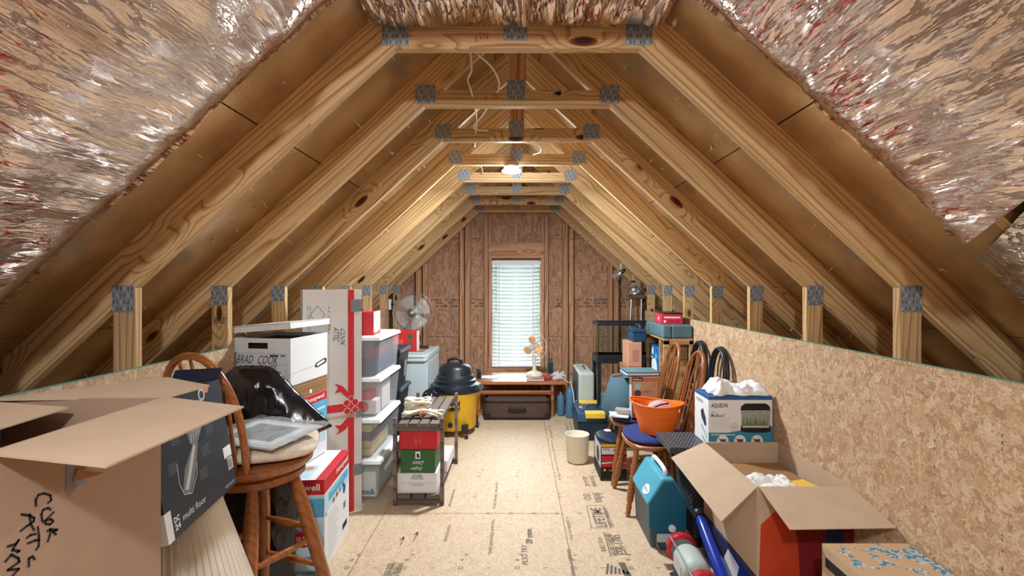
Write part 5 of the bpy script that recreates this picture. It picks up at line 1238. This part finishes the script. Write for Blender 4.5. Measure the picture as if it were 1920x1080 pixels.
# ============================================================ RIGHT MIDDLE
# ---- windsor chairs, facing -X
def windsor(loc, label, rz=0.):
    t_ = thing('windsor_chair', label, 'chair', loc, rz, 'oak hoop-back chairs'); SZ = .435
    m = MB(M_oak)
    def seat(a, b):
        th = 2 * PI * a; ct, st = math.cos(th), math.sin(th)
        k = [(.86, -.02), (.97, -.012), (1, 0), (1, .012), (.96, .02), (.7, .012), (.3, .008), (.001, .008)][int(round(b * 7))]
        return Vector((.215 * k[0] * math.copysign(abs(ct) ** .75, ct), (.225 + (-.02 if ct > 0 else .01)) * k[0] * math.copysign(abs(st) ** .75, st), SZ + k[1]))
    m.grid(seat, 56, 7, closed_u=True); m.box(-.12, -.12, SZ - .02, .12, .12, SZ + .0); m.done('seat', t_, local=True, smooth=50)
    prof = [(0, .014), (.08, .016), (.16, .018), (.2, .014), (.22, .02), (.26, .023), (.45, .024), (.55, .018), (.58, .024), (.61, .018), (.66, .024), (.7, .018), (.74, .025), (.78, .018), (.85, .02), (1, .016)]
    L_ = []
    for (fx_, fy_) in ((-.235, -.22), (-.235, .22), (.22, -.19), (.22, .19)):
        a, b = Vector((fx_, fy_, 0)), Vector((fx_ * .68, fy_ * .7, SZ - .015)); L_.append((a, b)); m = MB(M_oak); m.turned(a, b, prof); m.done('leg', t_, local=True, smooth=50)
    sp = [(0, .009), (.2, .012), (.4, .012), (.45, .018), (.5, .013), (.55, .018), (.6, .012), (.8, .012), (1, .009)]
    s1 = (L_[0][0].lerp(L_[0][1], .4), L_[2][0].lerp(L_[2][1], .4)); s2 = (L_[1][0].lerp(L_[1][1], .4), L_[3][0].lerp(L_[3][1], .4))
    for a, b in (s1, s2, (s1[0].lerp(s1[1], .5), s2[0].lerp(s2[1], .5))): m = MB(M_oak); m.turned(a, b, sp, 10); m.done('stretcher', t_, local=True, smooth=50)
    H_ = []
    for k in range(33):
        th = PI * k / 32; zz = math.sin(th) ** .62 * .60; ww = .165 + .045 * math.sin(th) ** 1.0
        H_.append(Vector((.175 + zz * .24, -ww * math.cos(th), SZ + .01 + zz)))
    m = MB(M_oak); m.tube(H_, .0135, 12); m.done('back_hoop', t_, local=True, smooth=60)
    for u in (-.115, -.078, .078, .115):
        top = min(H_[6:27], key=lambda p: abs(p.y - u * 1.22)); m = MB(M_oak); m.turned(Vector((.175, u, SZ + .01)), top, [(0, .006), (.35, .0095), (1, .0055)], 8); m.done('spindle', t_, local=True, smooth=60)
    def bp(y, z): return Vector((.175 + z * .24, y, SZ + .01 + z))
    m = MB(M_oak)
    lft = [(-.016, 0), (-.02, .08), (-.03, .16), (-.036, .22), (-.034, .28), (-.03, .33), (-.038, .38), (-.028, .44), (-.012, .50), (-.02, .595)]
    for sg in (-1, 1): m.tube([bp(sg * a, b) for a, b in lft], .0075, 8)
    for cz_, r_ in ((.25, .026), (.30, .022), (.35, .026)): m.tube([bp(r_ * math.cos(k * PI / 8), cz_ + r_ * math.sin(k * PI / 8)) for k in range(16)], .005, 6, closed=True)
    m.slab([bp(-.016, .0), bp(.016, 0), bp(.02, .12), bp(-.02, .12)], .008); m.done('splat', t_, 'pierced centre splat', local=True, smooth=60)
    return t_
WC = [Vector((.955, 3.365, 0)), Vector((.955, 3.86, 0))]
ch = windsor(WC[0], 'oak hoop-back chair nearer the cooler, holding the orange tub')
c2 = copy_tree(ch); c2.location = WC[1]; c2['label'] = 'oak hoop-back chair farther back, holding the orange-brown retail box'
def cushion(c, label):
    def f(a, b):
        x = (a - .5) * 2; y = (b - .5) * 2
        return None
    m = MB(M_fabric_navy)
    def g(a, b):
        th = 2 * PI * a; ph = PI * (b - .5); ct, st = math.cos(th), math.sin(th); r = abs(math.cos(ph)) ** .5
        x = .205 * math.copysign(abs(ct) ** .7, ct) * r; y = .215 * math.copysign(abs(st) ** .7, st) * r
        puff = .026 + .012 * abs(math.sin(x * 22)) * abs(math.sin(y * 22))
        z = math.copysign(abs(math.sin(ph)) ** .8, math.sin(ph)) * (puff if ph > 0 else .012)
        return c + Vector((x - .005, y, .435 + .034 + z))
    m.grid(g, 72, 30, closed_u=True); return tag(m.done('seat_cushion', smooth=180, weld=True), label, 'cushion', 'tufted navy chair cushions')
cushion(WC[0], 'tufted navy cushion under the orange tub'); cushion(WC[1], 'tufted navy cushion on the farther hoop-back chair')
CT_ = .500
# orange tub
tc = Vector((.955, 3.31, CT_ + .003)); Mt = Tr(*tc) @ Rz(math.radians(-30))
t_ = thing('plastic_tub', 'bright orange oval tub with hand holes on the nearer chair', 'tub', tc)
def tubw(a, b, inner=0.):
    th = 2 * PI * a; h = .195 * b; rx = .11 + .06 * b - inner; ry = .085 + .045 * b - inner
    rx += .012 * max(0, b - .93) / .07
    return Mt @ Vector((rx * math.cos(th), ry * math.sin(th), h + .02 * b * math.cos(th) ** 2 + (.003 if inner else 0)))
m = MB(M_orange)
NU, NV = 64, 16
Vv = [[m.bm.verts.new(tubw(i / NU, j / NV)) for j in range(NV + 1)] for i in range(NU)]
for i in range(NU):
    for j in range(NV):
        a_ = (i + .5) / NU
        if j in (12, 13) and (min(a_, 1 - a_) < .045 or abs(a_ - .5) < .045): continue
        m.face([Vv[i][j], Vv[(i + 1) % NU][j], Vv[(i + 1) % NU][j + 1], Vv[i][j + 1]])
m.face([Vv[i][0] for i in range(NU)][::-1]); m.done('tub_wall', t_, smooth=60, solid=.004)
m = MB(M_orange); m.tube([tubw(k / 64, 1) for k in range(64)], .006, 8, closed=True)
for bb in (.45, .7): m.tube([tubw(k / 64, bb) for k in range(64)], .0035, 6, closed=True)
m.done('rim', t_, smooth=180)
m = MB(M_whitep); Fo = Mt
for (th0, nm) in ((-.20, 0),):
    m.grid(lambda a, b: tubw((-1.35 + .42 * a) / (2 * PI) + .5 - .0 + .0, .78 + .13 * b) + (Mt.to_3x3() @ Vector((math.cos(-1.35 + .42 * a + PI), math.sin(-1.35 + .42 * a + PI), 0))) * .006, 8, 2)
m.done('handle_label', t_, 'white oval sticker')
t_ = tag(MB(M_film).blob(tc + Vector((.02, -.01, .145)), (.09, .065, .075), .16, 3, 4, 8).use(M_indigo).tube([tc + Vector((-.05, -.085, .185)), tc + Vector((.0, -.09, .21)), tc + Vector((.06, -.075, .215))], .006, 6).done('zip_bag', smooth=180), 'clear zip bag with a purple strip lying in the orange tub', 'bag')
# tapered shade, retail box, books, papers on the farther chair
t_ = thing('lamp_shade', 'blue-grey tapered fabric shade on the farther chair', 'lamp shade', (.905, 3.965, CT_ + .002))
m = MB(M_shade); m.lathe([(.215, .0), (.217, .004), (.135, .262), (.132, .264), (.128, .262), (.21, .004)], (.905, 3.965, CT_ + .002), 48, caps=False); m.done('fabric_cone', t_, smooth=50)
m = MB(M_shade); m.lathe([(.001, .255), (.131, .255), (.131, .262), (.001, .262)], (.905, 3.965, CT_ + .002), 48); m.done('top_disc', t_, smooth=40)
def cop(m, F):
    f_ = F['front']; m.rect(f_, .03, .90, .42, .985, M_ink); m.text(f_, 'Brillance', .06, .915, .39, .965, M_whitep, .001, bold=.02); m.rect(f_, .05, .40, .95, .88, mat('pale_copper', (224, 170, 134), .6), .0006)
    m.disc(f_, .22, .76, .12, M_pale_print, .001); m.disc(f_, .22, .60, .13, M_ink_grey, .001); m.disc(f_, .22, .44, .12, M_indigo, .001); m.disc(f_, .80, .80, .07, M_grey, .001); m.disc(f_, .80, .80, .055, mat('pale_copper', (224, 170, 134), .6), .0013)
    for r in range(3): m.rect(f_, .4, .64 - r * .16, .8, .65 - r * .16, M_ink_grey, .001); m.rect(f_, .4, .62 - r * .16, .7, .626 - r * .16, M_ink_grey, .001)
    m.rect(f_, .05, .07, .95, .10, M_ink_grey, .0009)
    m.rect(F['left'], 0, 0, 1, 1, M_grey_lt, .0005)
carton('retail_box', 'orange-brown retail box with round pictures, upright on the farther chair', 'box', .868, 3.66, CT_ + .002, 1.075, 3.735, .815, M_copper, 0, cop, seam=False)
t_ = thing('ring_binder', 'teal flat binder lying across the retail box and the shade', 'binder', (.97, 3.78, .817)); Mb = Tr(.83, 3.66, .818) @ Rz(.04)
m = MB(M_navy); m.box(0, 0, 0, .26, .22, .006, Mb); m.box(0, 0, .024, .26, .22, .03, Mb); m.box(.254, 0, 0, .26, .22, .03, Mb); m.rect(faces_of(0, 0, 0, .26, .22, .03, Mb)['top'], .02, .02, .98, .98, M_case, .0006); m.done('cover', t_, bevel=.002)
m = MB(M_paper); m.box(.005, .003, .006, .252, .216, .024, Mb); m.done('pages', t_)
t_ = thing('wooden_dowel', 'short wooden dowel poking out beside the teal binder', 'dowel', (.80, 3.85, .80)); m = MB(M_oak); m.tube([(.775, 3.92, .772), (.855, 3.93, .782)], .008, 8); m.done('rod', t_, smooth=60)
t_ = thing('paper_stack', 'loose papers on the front of the farther chair', 'papers', (.80, 3.72, CT_)); Mb = Tr(.79, 3.725, CT_ + .006)
m = MB(M_paper); m.box(-.07, -.07, 0, .07, .05, .006, Mb @ Rz(-.3)); m.box(-.075, -.06, .007, .065, .06, .011, Mb @ Rz(-.12) @ Ry(.03)); m.done('sheets', t_)
t_ = thing('clear_box', 'small clear plastic box of dark bits on the papers', 'box', (.81, 3.72, .525)); Mb = Tr(.815, 3.725, .527) @ Rz(-.35)
m = MB(M_film); m.box(-.055, -.035, 0, .055, .035, .03, Mb); m.done('box_shell', t_); m = MB(M_card_dark); m.box(-.048, -.028, .003, .048, .028, .018, Mb); m.done('box_contents', t_)
# ---- drill carton with navy lid dish on it
def dr(m, F):
    f_, l = F['front'], F['left']
    m.rect(f_, 0, .92, 1, 1, M_yellow2); m.rect(f_, .03, .72, 1, .90, M_white_card); m.rect(f_, .03, .52, 1, .68, M_red); m.rect(f_, .03, .38, 1, .47, M_red); m.fpoly(f_, [(.03, .46), (.6, .50), (1, .46), (1, .49), (.5, .52), (.03, .50)], M_whitep, .001)
    m.text(f_, 'TOOL', .08, .83, .35, .89, M_ink, .001, bold=.02); m.disc(f_, .55, .83, .06, M_green_leaf, .001); m.disc(f_, .75, .83, .06, M_green_leaf, .001); m.disc(f_, .15, .30, .05, M_yellow2, .001); m.rect(f_, .3, .26, .6, .31, M_green_leaf, .001); m.rect(f_, .1, .04, .9, .06, M_red_deep)
    m.rect(l, .1, .35, 1, .95, M_grey_lt); m.disc(l, .6, .6, .2, M_black, .001)
carton('drill_box', 'black, yellow and red tool carton on the floor by the wastebasket', 'box', .644, 3.72, 0, .845, 4.04, .285, M_black_matt, 0, dr, seam=False)
t_ = thing('plastic_dish', 'dark blue plastic dish upside down on the tool carton', 'dish', (.75, 3.88, .287))
m = MB(M_navy_dark); m.lathe([(.125, 0), (.13, .006), (.125, .02), (.10, .032), (.03, .034), (.001, .034)], (.745, 3.88, .2875), 32, sy=1.2, sx=.85); m.done('dish_body', t_, smooth=40); m = MB(M_whitep); m.lathe([(.001, 0), (.03, 0), (.03, .002), (.001, .002)], (.74, 3.95, .3215)); m.done('sticker', t_)
# ---- wastebasket
t_ = thing('wastebasket', 'cream round wastebasket standing on the floor', 'wastebasket', (.515, 4.13, 0))
m = MB(M_cream); m.lathe([(.001, .004), (.07, .004), (.078, .004), (.092, .025), (.099, .235), (.101, .24), (.095, .24), (.093, .235), (.087, .03), (.07, .012), (.001, .012)], (.515, 4.13, 0), 48, caps=False); m.done('basket', t_, smooth=50)
# ---- black hooped frames against the wall
def hoop_frame(y, label):
    t_ = thing('folding_frame', label, 'folding frame', (1.43, y, 0), 0, 'black hooped frames leaning on the wall')
    for dx, dy in ((0, 0), (.035, .035)):
        P = [(1.33 + dx, y - .13 + dy, .02)] + [(1.33 + dx + .10 * (.2 + .8 * (z_)), y + dy - .13 * math.cos(t), .02 + .98 * z_ + 0) for t, z_ in [(PI * k / 16, .80 + .20 * math.sin(PI * k / 16)) for k in range(17)]] + [(1.33 + dx, y + .13 + dy, .02)]
        P = [(p[0] + .0, p[1], p[2] * 1.06) for p in P]
        m = MB(M_black); m.tube(P, .014, 10); m.done('hoop_tube', t_, smooth=60)
    m = MB(M_black); m.tube([(1.36, y - .11, .30), (1.36, y + .13, .30)], .01, 8); m.done('cross_bar', t_)
    m = MB(M_navy_dark); m.box(1.335, y - .11, .45, 1.345, y + .11, .80); m.done('panel', t_, bevel=.004)
hoop_frame(3.42, 'black tubular frame with twin hoops nearer, right of the oak chairs'); hoop_frame(3.80, 'black tubular hooped frame half hidden behind the oak chairs')

# ============================================================ RIGHT FOREGROUND
# ---- wicker side table
t_ = thing('wicker_table', 'dark woven wicker table carrying the aquarium box', 'table', (1.18, 2.9, 0))
m = MB(M_wicker); m.box(.875, 2.765, .545, 1.478, 3.06, .58); m.done('tabletop', t_, bevel=.004)
m = MB(M_wicker); m.hexa([Vector(p) for p in ((1.02, 2.77, .06), (1.475, 2.77, .06), (1.475, 3.05, .06), (1.02, 3.05, .06), (.99, 2.77, .545), (1.475, 2.77, .545), (1.475, 3.05, .545), (.99, 3.05, .545))]); m.done('apron', t_, 'woven skirt')
for x in (1.03, 1.44):
    for y in (2.775, 3.01): m = MB(M_black); m.box(x, y, 0, x + .03, y + .03, .06); m.done('leg', t_)
# ---- aquarium carton
def aq(m, F):
    f_, l, tp = F['front'], F['left'], F['top']
    m.rect(f_, 0, 0, 1, .27, M_teal_print); m.rect(f_, 0, .27, 1, .93, M_white_card); m.rect(f_, 0, .93, 1, 1, M_ink_blue); m.fpoly(f_, [(.3, .27), (1, .27), (1, .40), (.7, .36)], M_teal_print, .0009)
    m.text(f_, 'AQUEON', .04, .76, .30, .86, M_navy, bold=.02); m.text(f_, 'LED', .04, .66, .10, .70, M_grey); m.text(f_, 'MiniBow 5', .04, .58, .25, .65, M_navy, bold=.01)
    for r in range(5): m.rect(f_, .04, .53 - r * .03, .34 - (r % 2) * .04, .536 - r * .03, M_grey_lt, .001)
    m.rect(f_, .04, .22, .42, .235, M_whitep, .001)
    m.stroke(f_, [(.40 + .055 * math.cos(k * PI / 10), .38 + .075 * math.sin(k * PI / 10)) for k in range(21)], .002, M_grey, .001); m.text(f_, '@', .37, .35, .43, .41, M_grey)
    m.fpoly(f_, [(.52, .36), (.51, .72), (.98, .72), (.96, .36)], mat('tank_water_print', (150, 158, 148), .4, var=.2, vscale=40), .001)
    m.fpoly(f_, [(.50, .72), (.51, .80), (.57, .86), (.90, .86), (.96, .80), (.97, .72)], M_ink, .0013); m.fpoly(f_, [(.50, .30), (.51, .42), (.97, .42), (.98, .30), (.9, .27), (.6, .27)], M_ink, .0013); m.rect(f_, .53, .37, .95, .42, M_grey_lt, .0016)
    rr_ = random.Random(2)
    for k in range(16): a = .54 + k * .025; h = rr_.uniform(.08, .24); m.fpoly(f_, [(a - .012, .41), (a + .012, .41), (a + rr_.uniform(-.02, .02), .41 + h)], M_green_leaf if k % 3 else M_card_dark, .002 + k * 5e-5)
    for k in range(3): a = .22 + k * .27; m.disc(f_, a, .10, .095, M_whitep, .0012, asp=1.3); m.rect(f_, a - .04, .05, a + .05, .14, M_ink_grey, .0015); m.rect(f_, a - .035, .06, a + .045, .10, M_green_leaf, .0018); m.stroke(f_, [(a - .08, .17), (a - .03, .12)], .004, M_orange_print, .002)
    m.rect(l, 0, 0, 1, .93, M_white_card); m.rect(l, 0, .93, 1, 1, M_ink_blue); m.text(l, 'AQUEON', .1, .78, .6, .86, M_navy)
    m.fpoly(l, [(.45, .62), (.62, .70), (.82, .52), (.86, .38), (.74, .36), (.5, .50)], M_indigo, .001); m.stroke(l, [(.5, .33), (.85, .18), (.85, .12)], .006, M_ink, .001); m.stroke(l, [(.55, .1), (.8, .04)], .006, M_ink, .001)
    m.rect(tp, 0, 0, 1, 1, M_ink_blue, .0004)
carton('aquarium_box', 'white and teal carton lettered AQUEON on the wicker table', 'box', 1.105, 2.785, .582, 1.472, 3.0, .868, M_white_card, 0, aq, seam=False)
def bagw(a, b):
    x = 1.135 + .325 * a; y = 2.80 + .17 * b; e_ = min(a, 1 - a, b, 1 - b) * 7; e_ = min(1, e_)
    h = .055 + .014 * noise.fractal(Vector((a * 5, b * 3, 1)), .9, 2, 4) + .016 * (1 - abs(noise.noise(Vector((a * 5, b * 4, 4)))) * 2) + .022 * math.cos(a * 5.4)
    return Vector((x + .02 * noise.noise(Vector((b * 5, a * 3, 0))), y + .03 * noise.noise(Vector((a * 5, b * 2, 9))) - .012 * (b < .1), .871 + max(.001, h * e_)))
m = MB(M_white_bag); m.grid(bagw, 70, 40); tag(m.done('plastic_bag', smooth=180, solid=.001), 'crumpled white plastic bag on top of the aquarium carton', 'bag')
# ---- big open carton
t_ = thing('cardboard_box', 'large open cardboard box with red print on its side, at right', 'box', (1.26, 2.42, .225))
X0, X1, Ya, Yb, z0, H = 1.056, 1.478, 2.125, 2.73, .225, .622; q = .005
m = MB(M_card)
for b_ in ((X0, Ya, z0, X0 + q, Yb, H), (X1 - q, Ya, z0, X1, Yb, H), (X0 + q, Ya, z0, X1 - q, Ya + q, H), (X0 + q, Yb - q, z0, X1 - q, Yb, H), (X0 + q, Ya + q, z0, X1 - q, Yb - q, z0 + q)): m.box(*b_)
Fs = faces_of(X0, Ya, z0, X1, Yb, H); f_, l = Fs['front'], Fs['left']
m.fpoly(f_, [(.02, 0), (.04, .58), (.2, .74), (.30, .78), (.42, .45), (.45, 0)], M_orange_print); m.fpoly(f_, [(.30, .80), (.42, .45), (.45, 0), (1, 0), (1, .86), (.5, .88)], M_red_deep, .0007); m.rect(f_, .72, .3, .9, .9, M_indigo, .001)
m.fpoly(l, [(.30, .66), (.44, .78), (.52, .52), (.36, .48)], M_orange_print)
m.done('box_body', t_)
flap([(X0, Yb, H), (X0, Ya, H), (.845, 2.0, .53), (.835, 2.62, .575)], .004, M_card, t_)
flap([(X0 + .01, Ya, H), (X1 - .005, Ya, H), (1.478, 1.88, .565), (1.06, 1.875, .562)], .004, M_card, t_)
flap([(X0 + .01, Yb, H), (X1 - .01, Yb, H), (X1 - .02, Yb - .02, H - .2), (X0 + .02, Yb - .02, H - .2)], .004, M_card, t_, label='inner flap folded down')
m = MB(M_paper); m.grid(lambda a, b: Vector((1.10 + .20 * a, 2.20 + .16 * b, .565 + .03 * noise.fractal(Vector((a * 3, b * 3, 2)), .8, 2, 3) + .02 * b)), 20, 20)
tag(m.done('crumpled_paper', smooth=25, solid=.002), 'crumpled white paper inside the large open box', 'paper')
t_ = thing('magazine', 'yellow-covered magazine inside the large open box', 'magazine', (1.30, 2.3, .54)); Mb = Tr(1.34, 2.28, .545) @ Rz(.3)
m = MB(M_yellow2); m.box(-.09, -.07, 0, .10, .08, .006, Mb); m.done('cover', t_); m = MB(M_paper); m.box(-.088, -.068, -.012, .098, .078, 0, Mb); m.done('pages', t_)
carton('packed_goods', 'grey packed carton filling the large open box', 'box', 1.075, 2.15, .235, 1.45, 2.68, .525, M_card_dark, 0, None, seam=False)
def db(m, F):
    l = F['left']; m.rect(l, .55, .2, .95, .9, M_blue, .001); m.fpoly(l, [(.3, .1), (.6, .1), (.7, .8), (.5, .9)], M_whitep, .0012); m.rect(F['front'], 0, .3, .4, .7, M_red_deep)
carton('game_box', 'dark blue printed box beneath the large open cardboard box', 'box', 1.05, 2.1, 0, 1.47, 2.70, .222, M_indigo, 0, db, seam=False)
# ---- blue padded thing with black cap
t_ = thing('sports_bottle', 'tall glossy blue tube with black cap beside the open box', 'tube', (.985, 2.4, 0))
m = MB(M_blue); P0, P1 = Vector((.985, 2.18, .045)), Vector((.998, 2.64, .24)); m.turned(P0, P1, [(0, .02), (.05, .03), (.5, .033), (.8, .03), (.95, .028), (1, .02)], 20)
m.done('tube_body', t_, smooth=50); m = MB(M_black); m.turned(P1, P1 + (P1 - P0).normalized() * .05, [(0, .025), (.2, .032), (.8, .03), (1, .018)], 16); m.done('cap', t_, smooth=50)
# ---- cooler
t_ = thing('cooler', 'teal picnic cooler with tent-shaped lid and white handle', 'cooler', (.865, 2.95, 0))
a0, a1, b0, b1 = .752, .972, 2.765, 3.14
def octo(y, dz=0): return [(a0 + .02, y, .0), (a1 - .02, y, .0), (a1, y, .04), (a1, y, .235), (.885, y, .395), (.835, y, .395), (a0, y, .235), (a0, y, .04)]
m = MB(M_grey_dark); m.prism([(a0 + .015, b0 + .01, 0), (a1 - .015, b0 + .01, 0), (a1 - .003, b0 + .01, .25), (a0 + .003, b0 + .01, .25)], (0, b1 - b0 - .02, 0)); m.done('tub', t_, bevel=.012, seg=3)
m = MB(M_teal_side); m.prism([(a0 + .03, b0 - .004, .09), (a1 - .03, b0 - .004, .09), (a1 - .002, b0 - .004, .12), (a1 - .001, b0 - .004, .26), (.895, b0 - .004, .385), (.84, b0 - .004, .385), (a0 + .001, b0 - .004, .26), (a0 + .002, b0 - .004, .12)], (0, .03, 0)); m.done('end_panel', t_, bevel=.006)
m = MB(M_teal); m.prism([(a0 - .004, b0, .235), (a1 + .004, b0, .235), (a1 + .004, b0, .26), (.898, b0, .40), (.832, b0, .40), (a0 - .004, b0, .26)], (0, b1 - b0, 0)); m.done('lid', t_, 'bright teal tent lid', bevel=.014, seg=3)
m = MB(M_white); m.tube(curve_pts([(.865, b0 + .06, .395), (.865, b0 + .075, .43), (.865, b1 - .10, .43), (.865, b1 - .08, .395)]), .013, 10); m.done('handle', t_, smooth=60)
m = MB(M_white); m.lathe([(.001, 0), (.021, 0), (.02, .012), (.001, .014)], (.885, b0 - .004, .12), 24, M=Rx(PI / 2)); m.done('release_button', t_, smooth=50)
m = MB(M_grey_lt); m.box(.80, b0 - .003, .012, .90, b0 + .004, .085); m.done('spec_plate', t_, 'grey plate')
FL = Face((a0 - .004, b1, .26), (0, b0 - b1, 0), (.832 - a0 + .004, 0, .14)); m = MB(M_whitep); m.fpoly(FL, [(.62, .08), (.58, .2), (.62, .38), (.72, .46), (.80, .40), (.86, .28), (.80, .14), (.70, .05)], M_whitep, .002); m.text(FL, 'Igloo', .62, .18, .80, .32, M_teal_side, .003, rot=0); m.done('logo', t_, 'white oval logo')
# ---- bench grinder
t_ = thing('bench_grinder', 'grey motor bench grinder with red wheel guards on the floor', 'bench grinder', (.92, 2.45, 0))
ga, gb = Vector((.885, 2.62, .095)), Vector((.872, 2.24, .095)); gd = (gb - ga).normalized()
def along(t, r=0): return ga + gd * t
m = MB(M_case_hi); m.turned(ga + gd * .085, gb - gd * .085, [(0, .045), (.08, .066), (.2, .074), (.8, .074), (.92, .066), (1, .045)], 28)
m.done('motor_housing', t_, 'pale blue-grey motor', smooth=50)
for p in (ga, gb - gd * .035):
    m = MB(M_reds); m.turned(p, p + gd * .042, [(0, .074), (.1, .08), (.9, .08), (1, .074)], 32); g_ = m.done('wheel_guard', t_, 'red guard', smooth=50, bevel=.003)
    m = MB(M_grey); m.turned(p - gd * .003, p + gd * .045, [(0, .06), (1, .06)], 28); m.done('grinding_wheel', g_, smooth=50)
    m = MB(M_black); m.box(p.x - .12, p.y - .02, .085, p.x - .06, p.y + .035, .095); m.tube([(p.x - .07, p.y, .09), (p.x - .02, p.y, .12)], .006, 8); m.done('tool_rest', t_)
m = MB(M_chrome); m.tube([ga + Vector((-.055, 0, .055)), gb + Vector((-.055, 0, .055))], .005, 8); m.done('guard_rod', t_, smooth=60)
m = MB(M_black); m.hexa([Vector(p) for p in ((.79, 2.53, 0), (.99, 2.53, 0), (1.0, 2.37, 0), (.82, 2.37, 0), (.86, 2.51, .05), (.97, 2.51, .05), (.98, 2.39, .05), (.88, 2.39, .05))]); m.done('foot', t_, bevel=.006)
FG = Face(along(.25) + Vector((-.0755, 0, -.03)), -gd * .12, (0, 0, .06)); m = MB(M_grey_lt); m.rect(FG, 0, 0, 1, 1, M_grey_lt, .001); m.rect(FG, .1, .2, .9, .8, M_blue_tank, .0015); m.done('rating_plate', t_)
# ---- flowered box
M_flor = bpy.data.materials.new('flowered_card'); M_flor.use_nodes = True; N, L = M_flor.node_tree.nodes, M_flor.node_tree.links
tcx = N.new('ShaderNodeTexCoord'); vo = N.new('ShaderNodeTexNoise'); vo.inputs['Scale'].default_value = 16; vo.inputs['Detail'].default_value = 1.5; v2 = N.new('ShaderNodeTexNoise'); v2.inputs['Scale'].default_value = 60; v2.inputs['Detail'].default_value = 2
L.new(tcx.outputs['Object'], vo.inputs[0]); L.new(tcx.outputs['Object'], v2.inputs[0])
r1 = ramp(N, [(.475, (0, 0, 0)), (.49, (255, 255, 255))]); L.new(vo.outputs['Fac'], r1.inputs[0]); r2 = ramp(N, [(.44, (60, 130, 160)), (.5, (60, 130, 160)), (.505, (204, 206, 206)), (.56, (204, 206, 206)), (.565, (192, 158, 122))]); r2.color_ramp.interpolation = 'CONSTANT'; L.new(v2.outputs['Fac'], r2.inputs[0])
mx = N.new('ShaderNodeMixRGB'); mx.inputs[1].default_value = lin((192, 158, 122)); L.new(r1.outputs[0], mx.inputs[0]); L.new(r2.outputs[0], mx.inputs[2]); L.new(mx.outputs[0], N['Principled BSDF'].inputs['Base Color']); N['Principled BSDF'].inputs['Roughness'].default_value = .7
def flo(m, F): m.rect(F['top'], 0, 0, 1, 1, M_flor, .0005); m.fpoly(F['left'], [(.05, .86), (.05, .93), (.9, .93), (.9, .86)], M_black_matt)
carton('storage_box', 'tan box with blue floral lid, nearest on the right', 'box', 1.155, 1.36, 0, 1.478, 1.83, .53, M_card, 0, flo, seam=False)
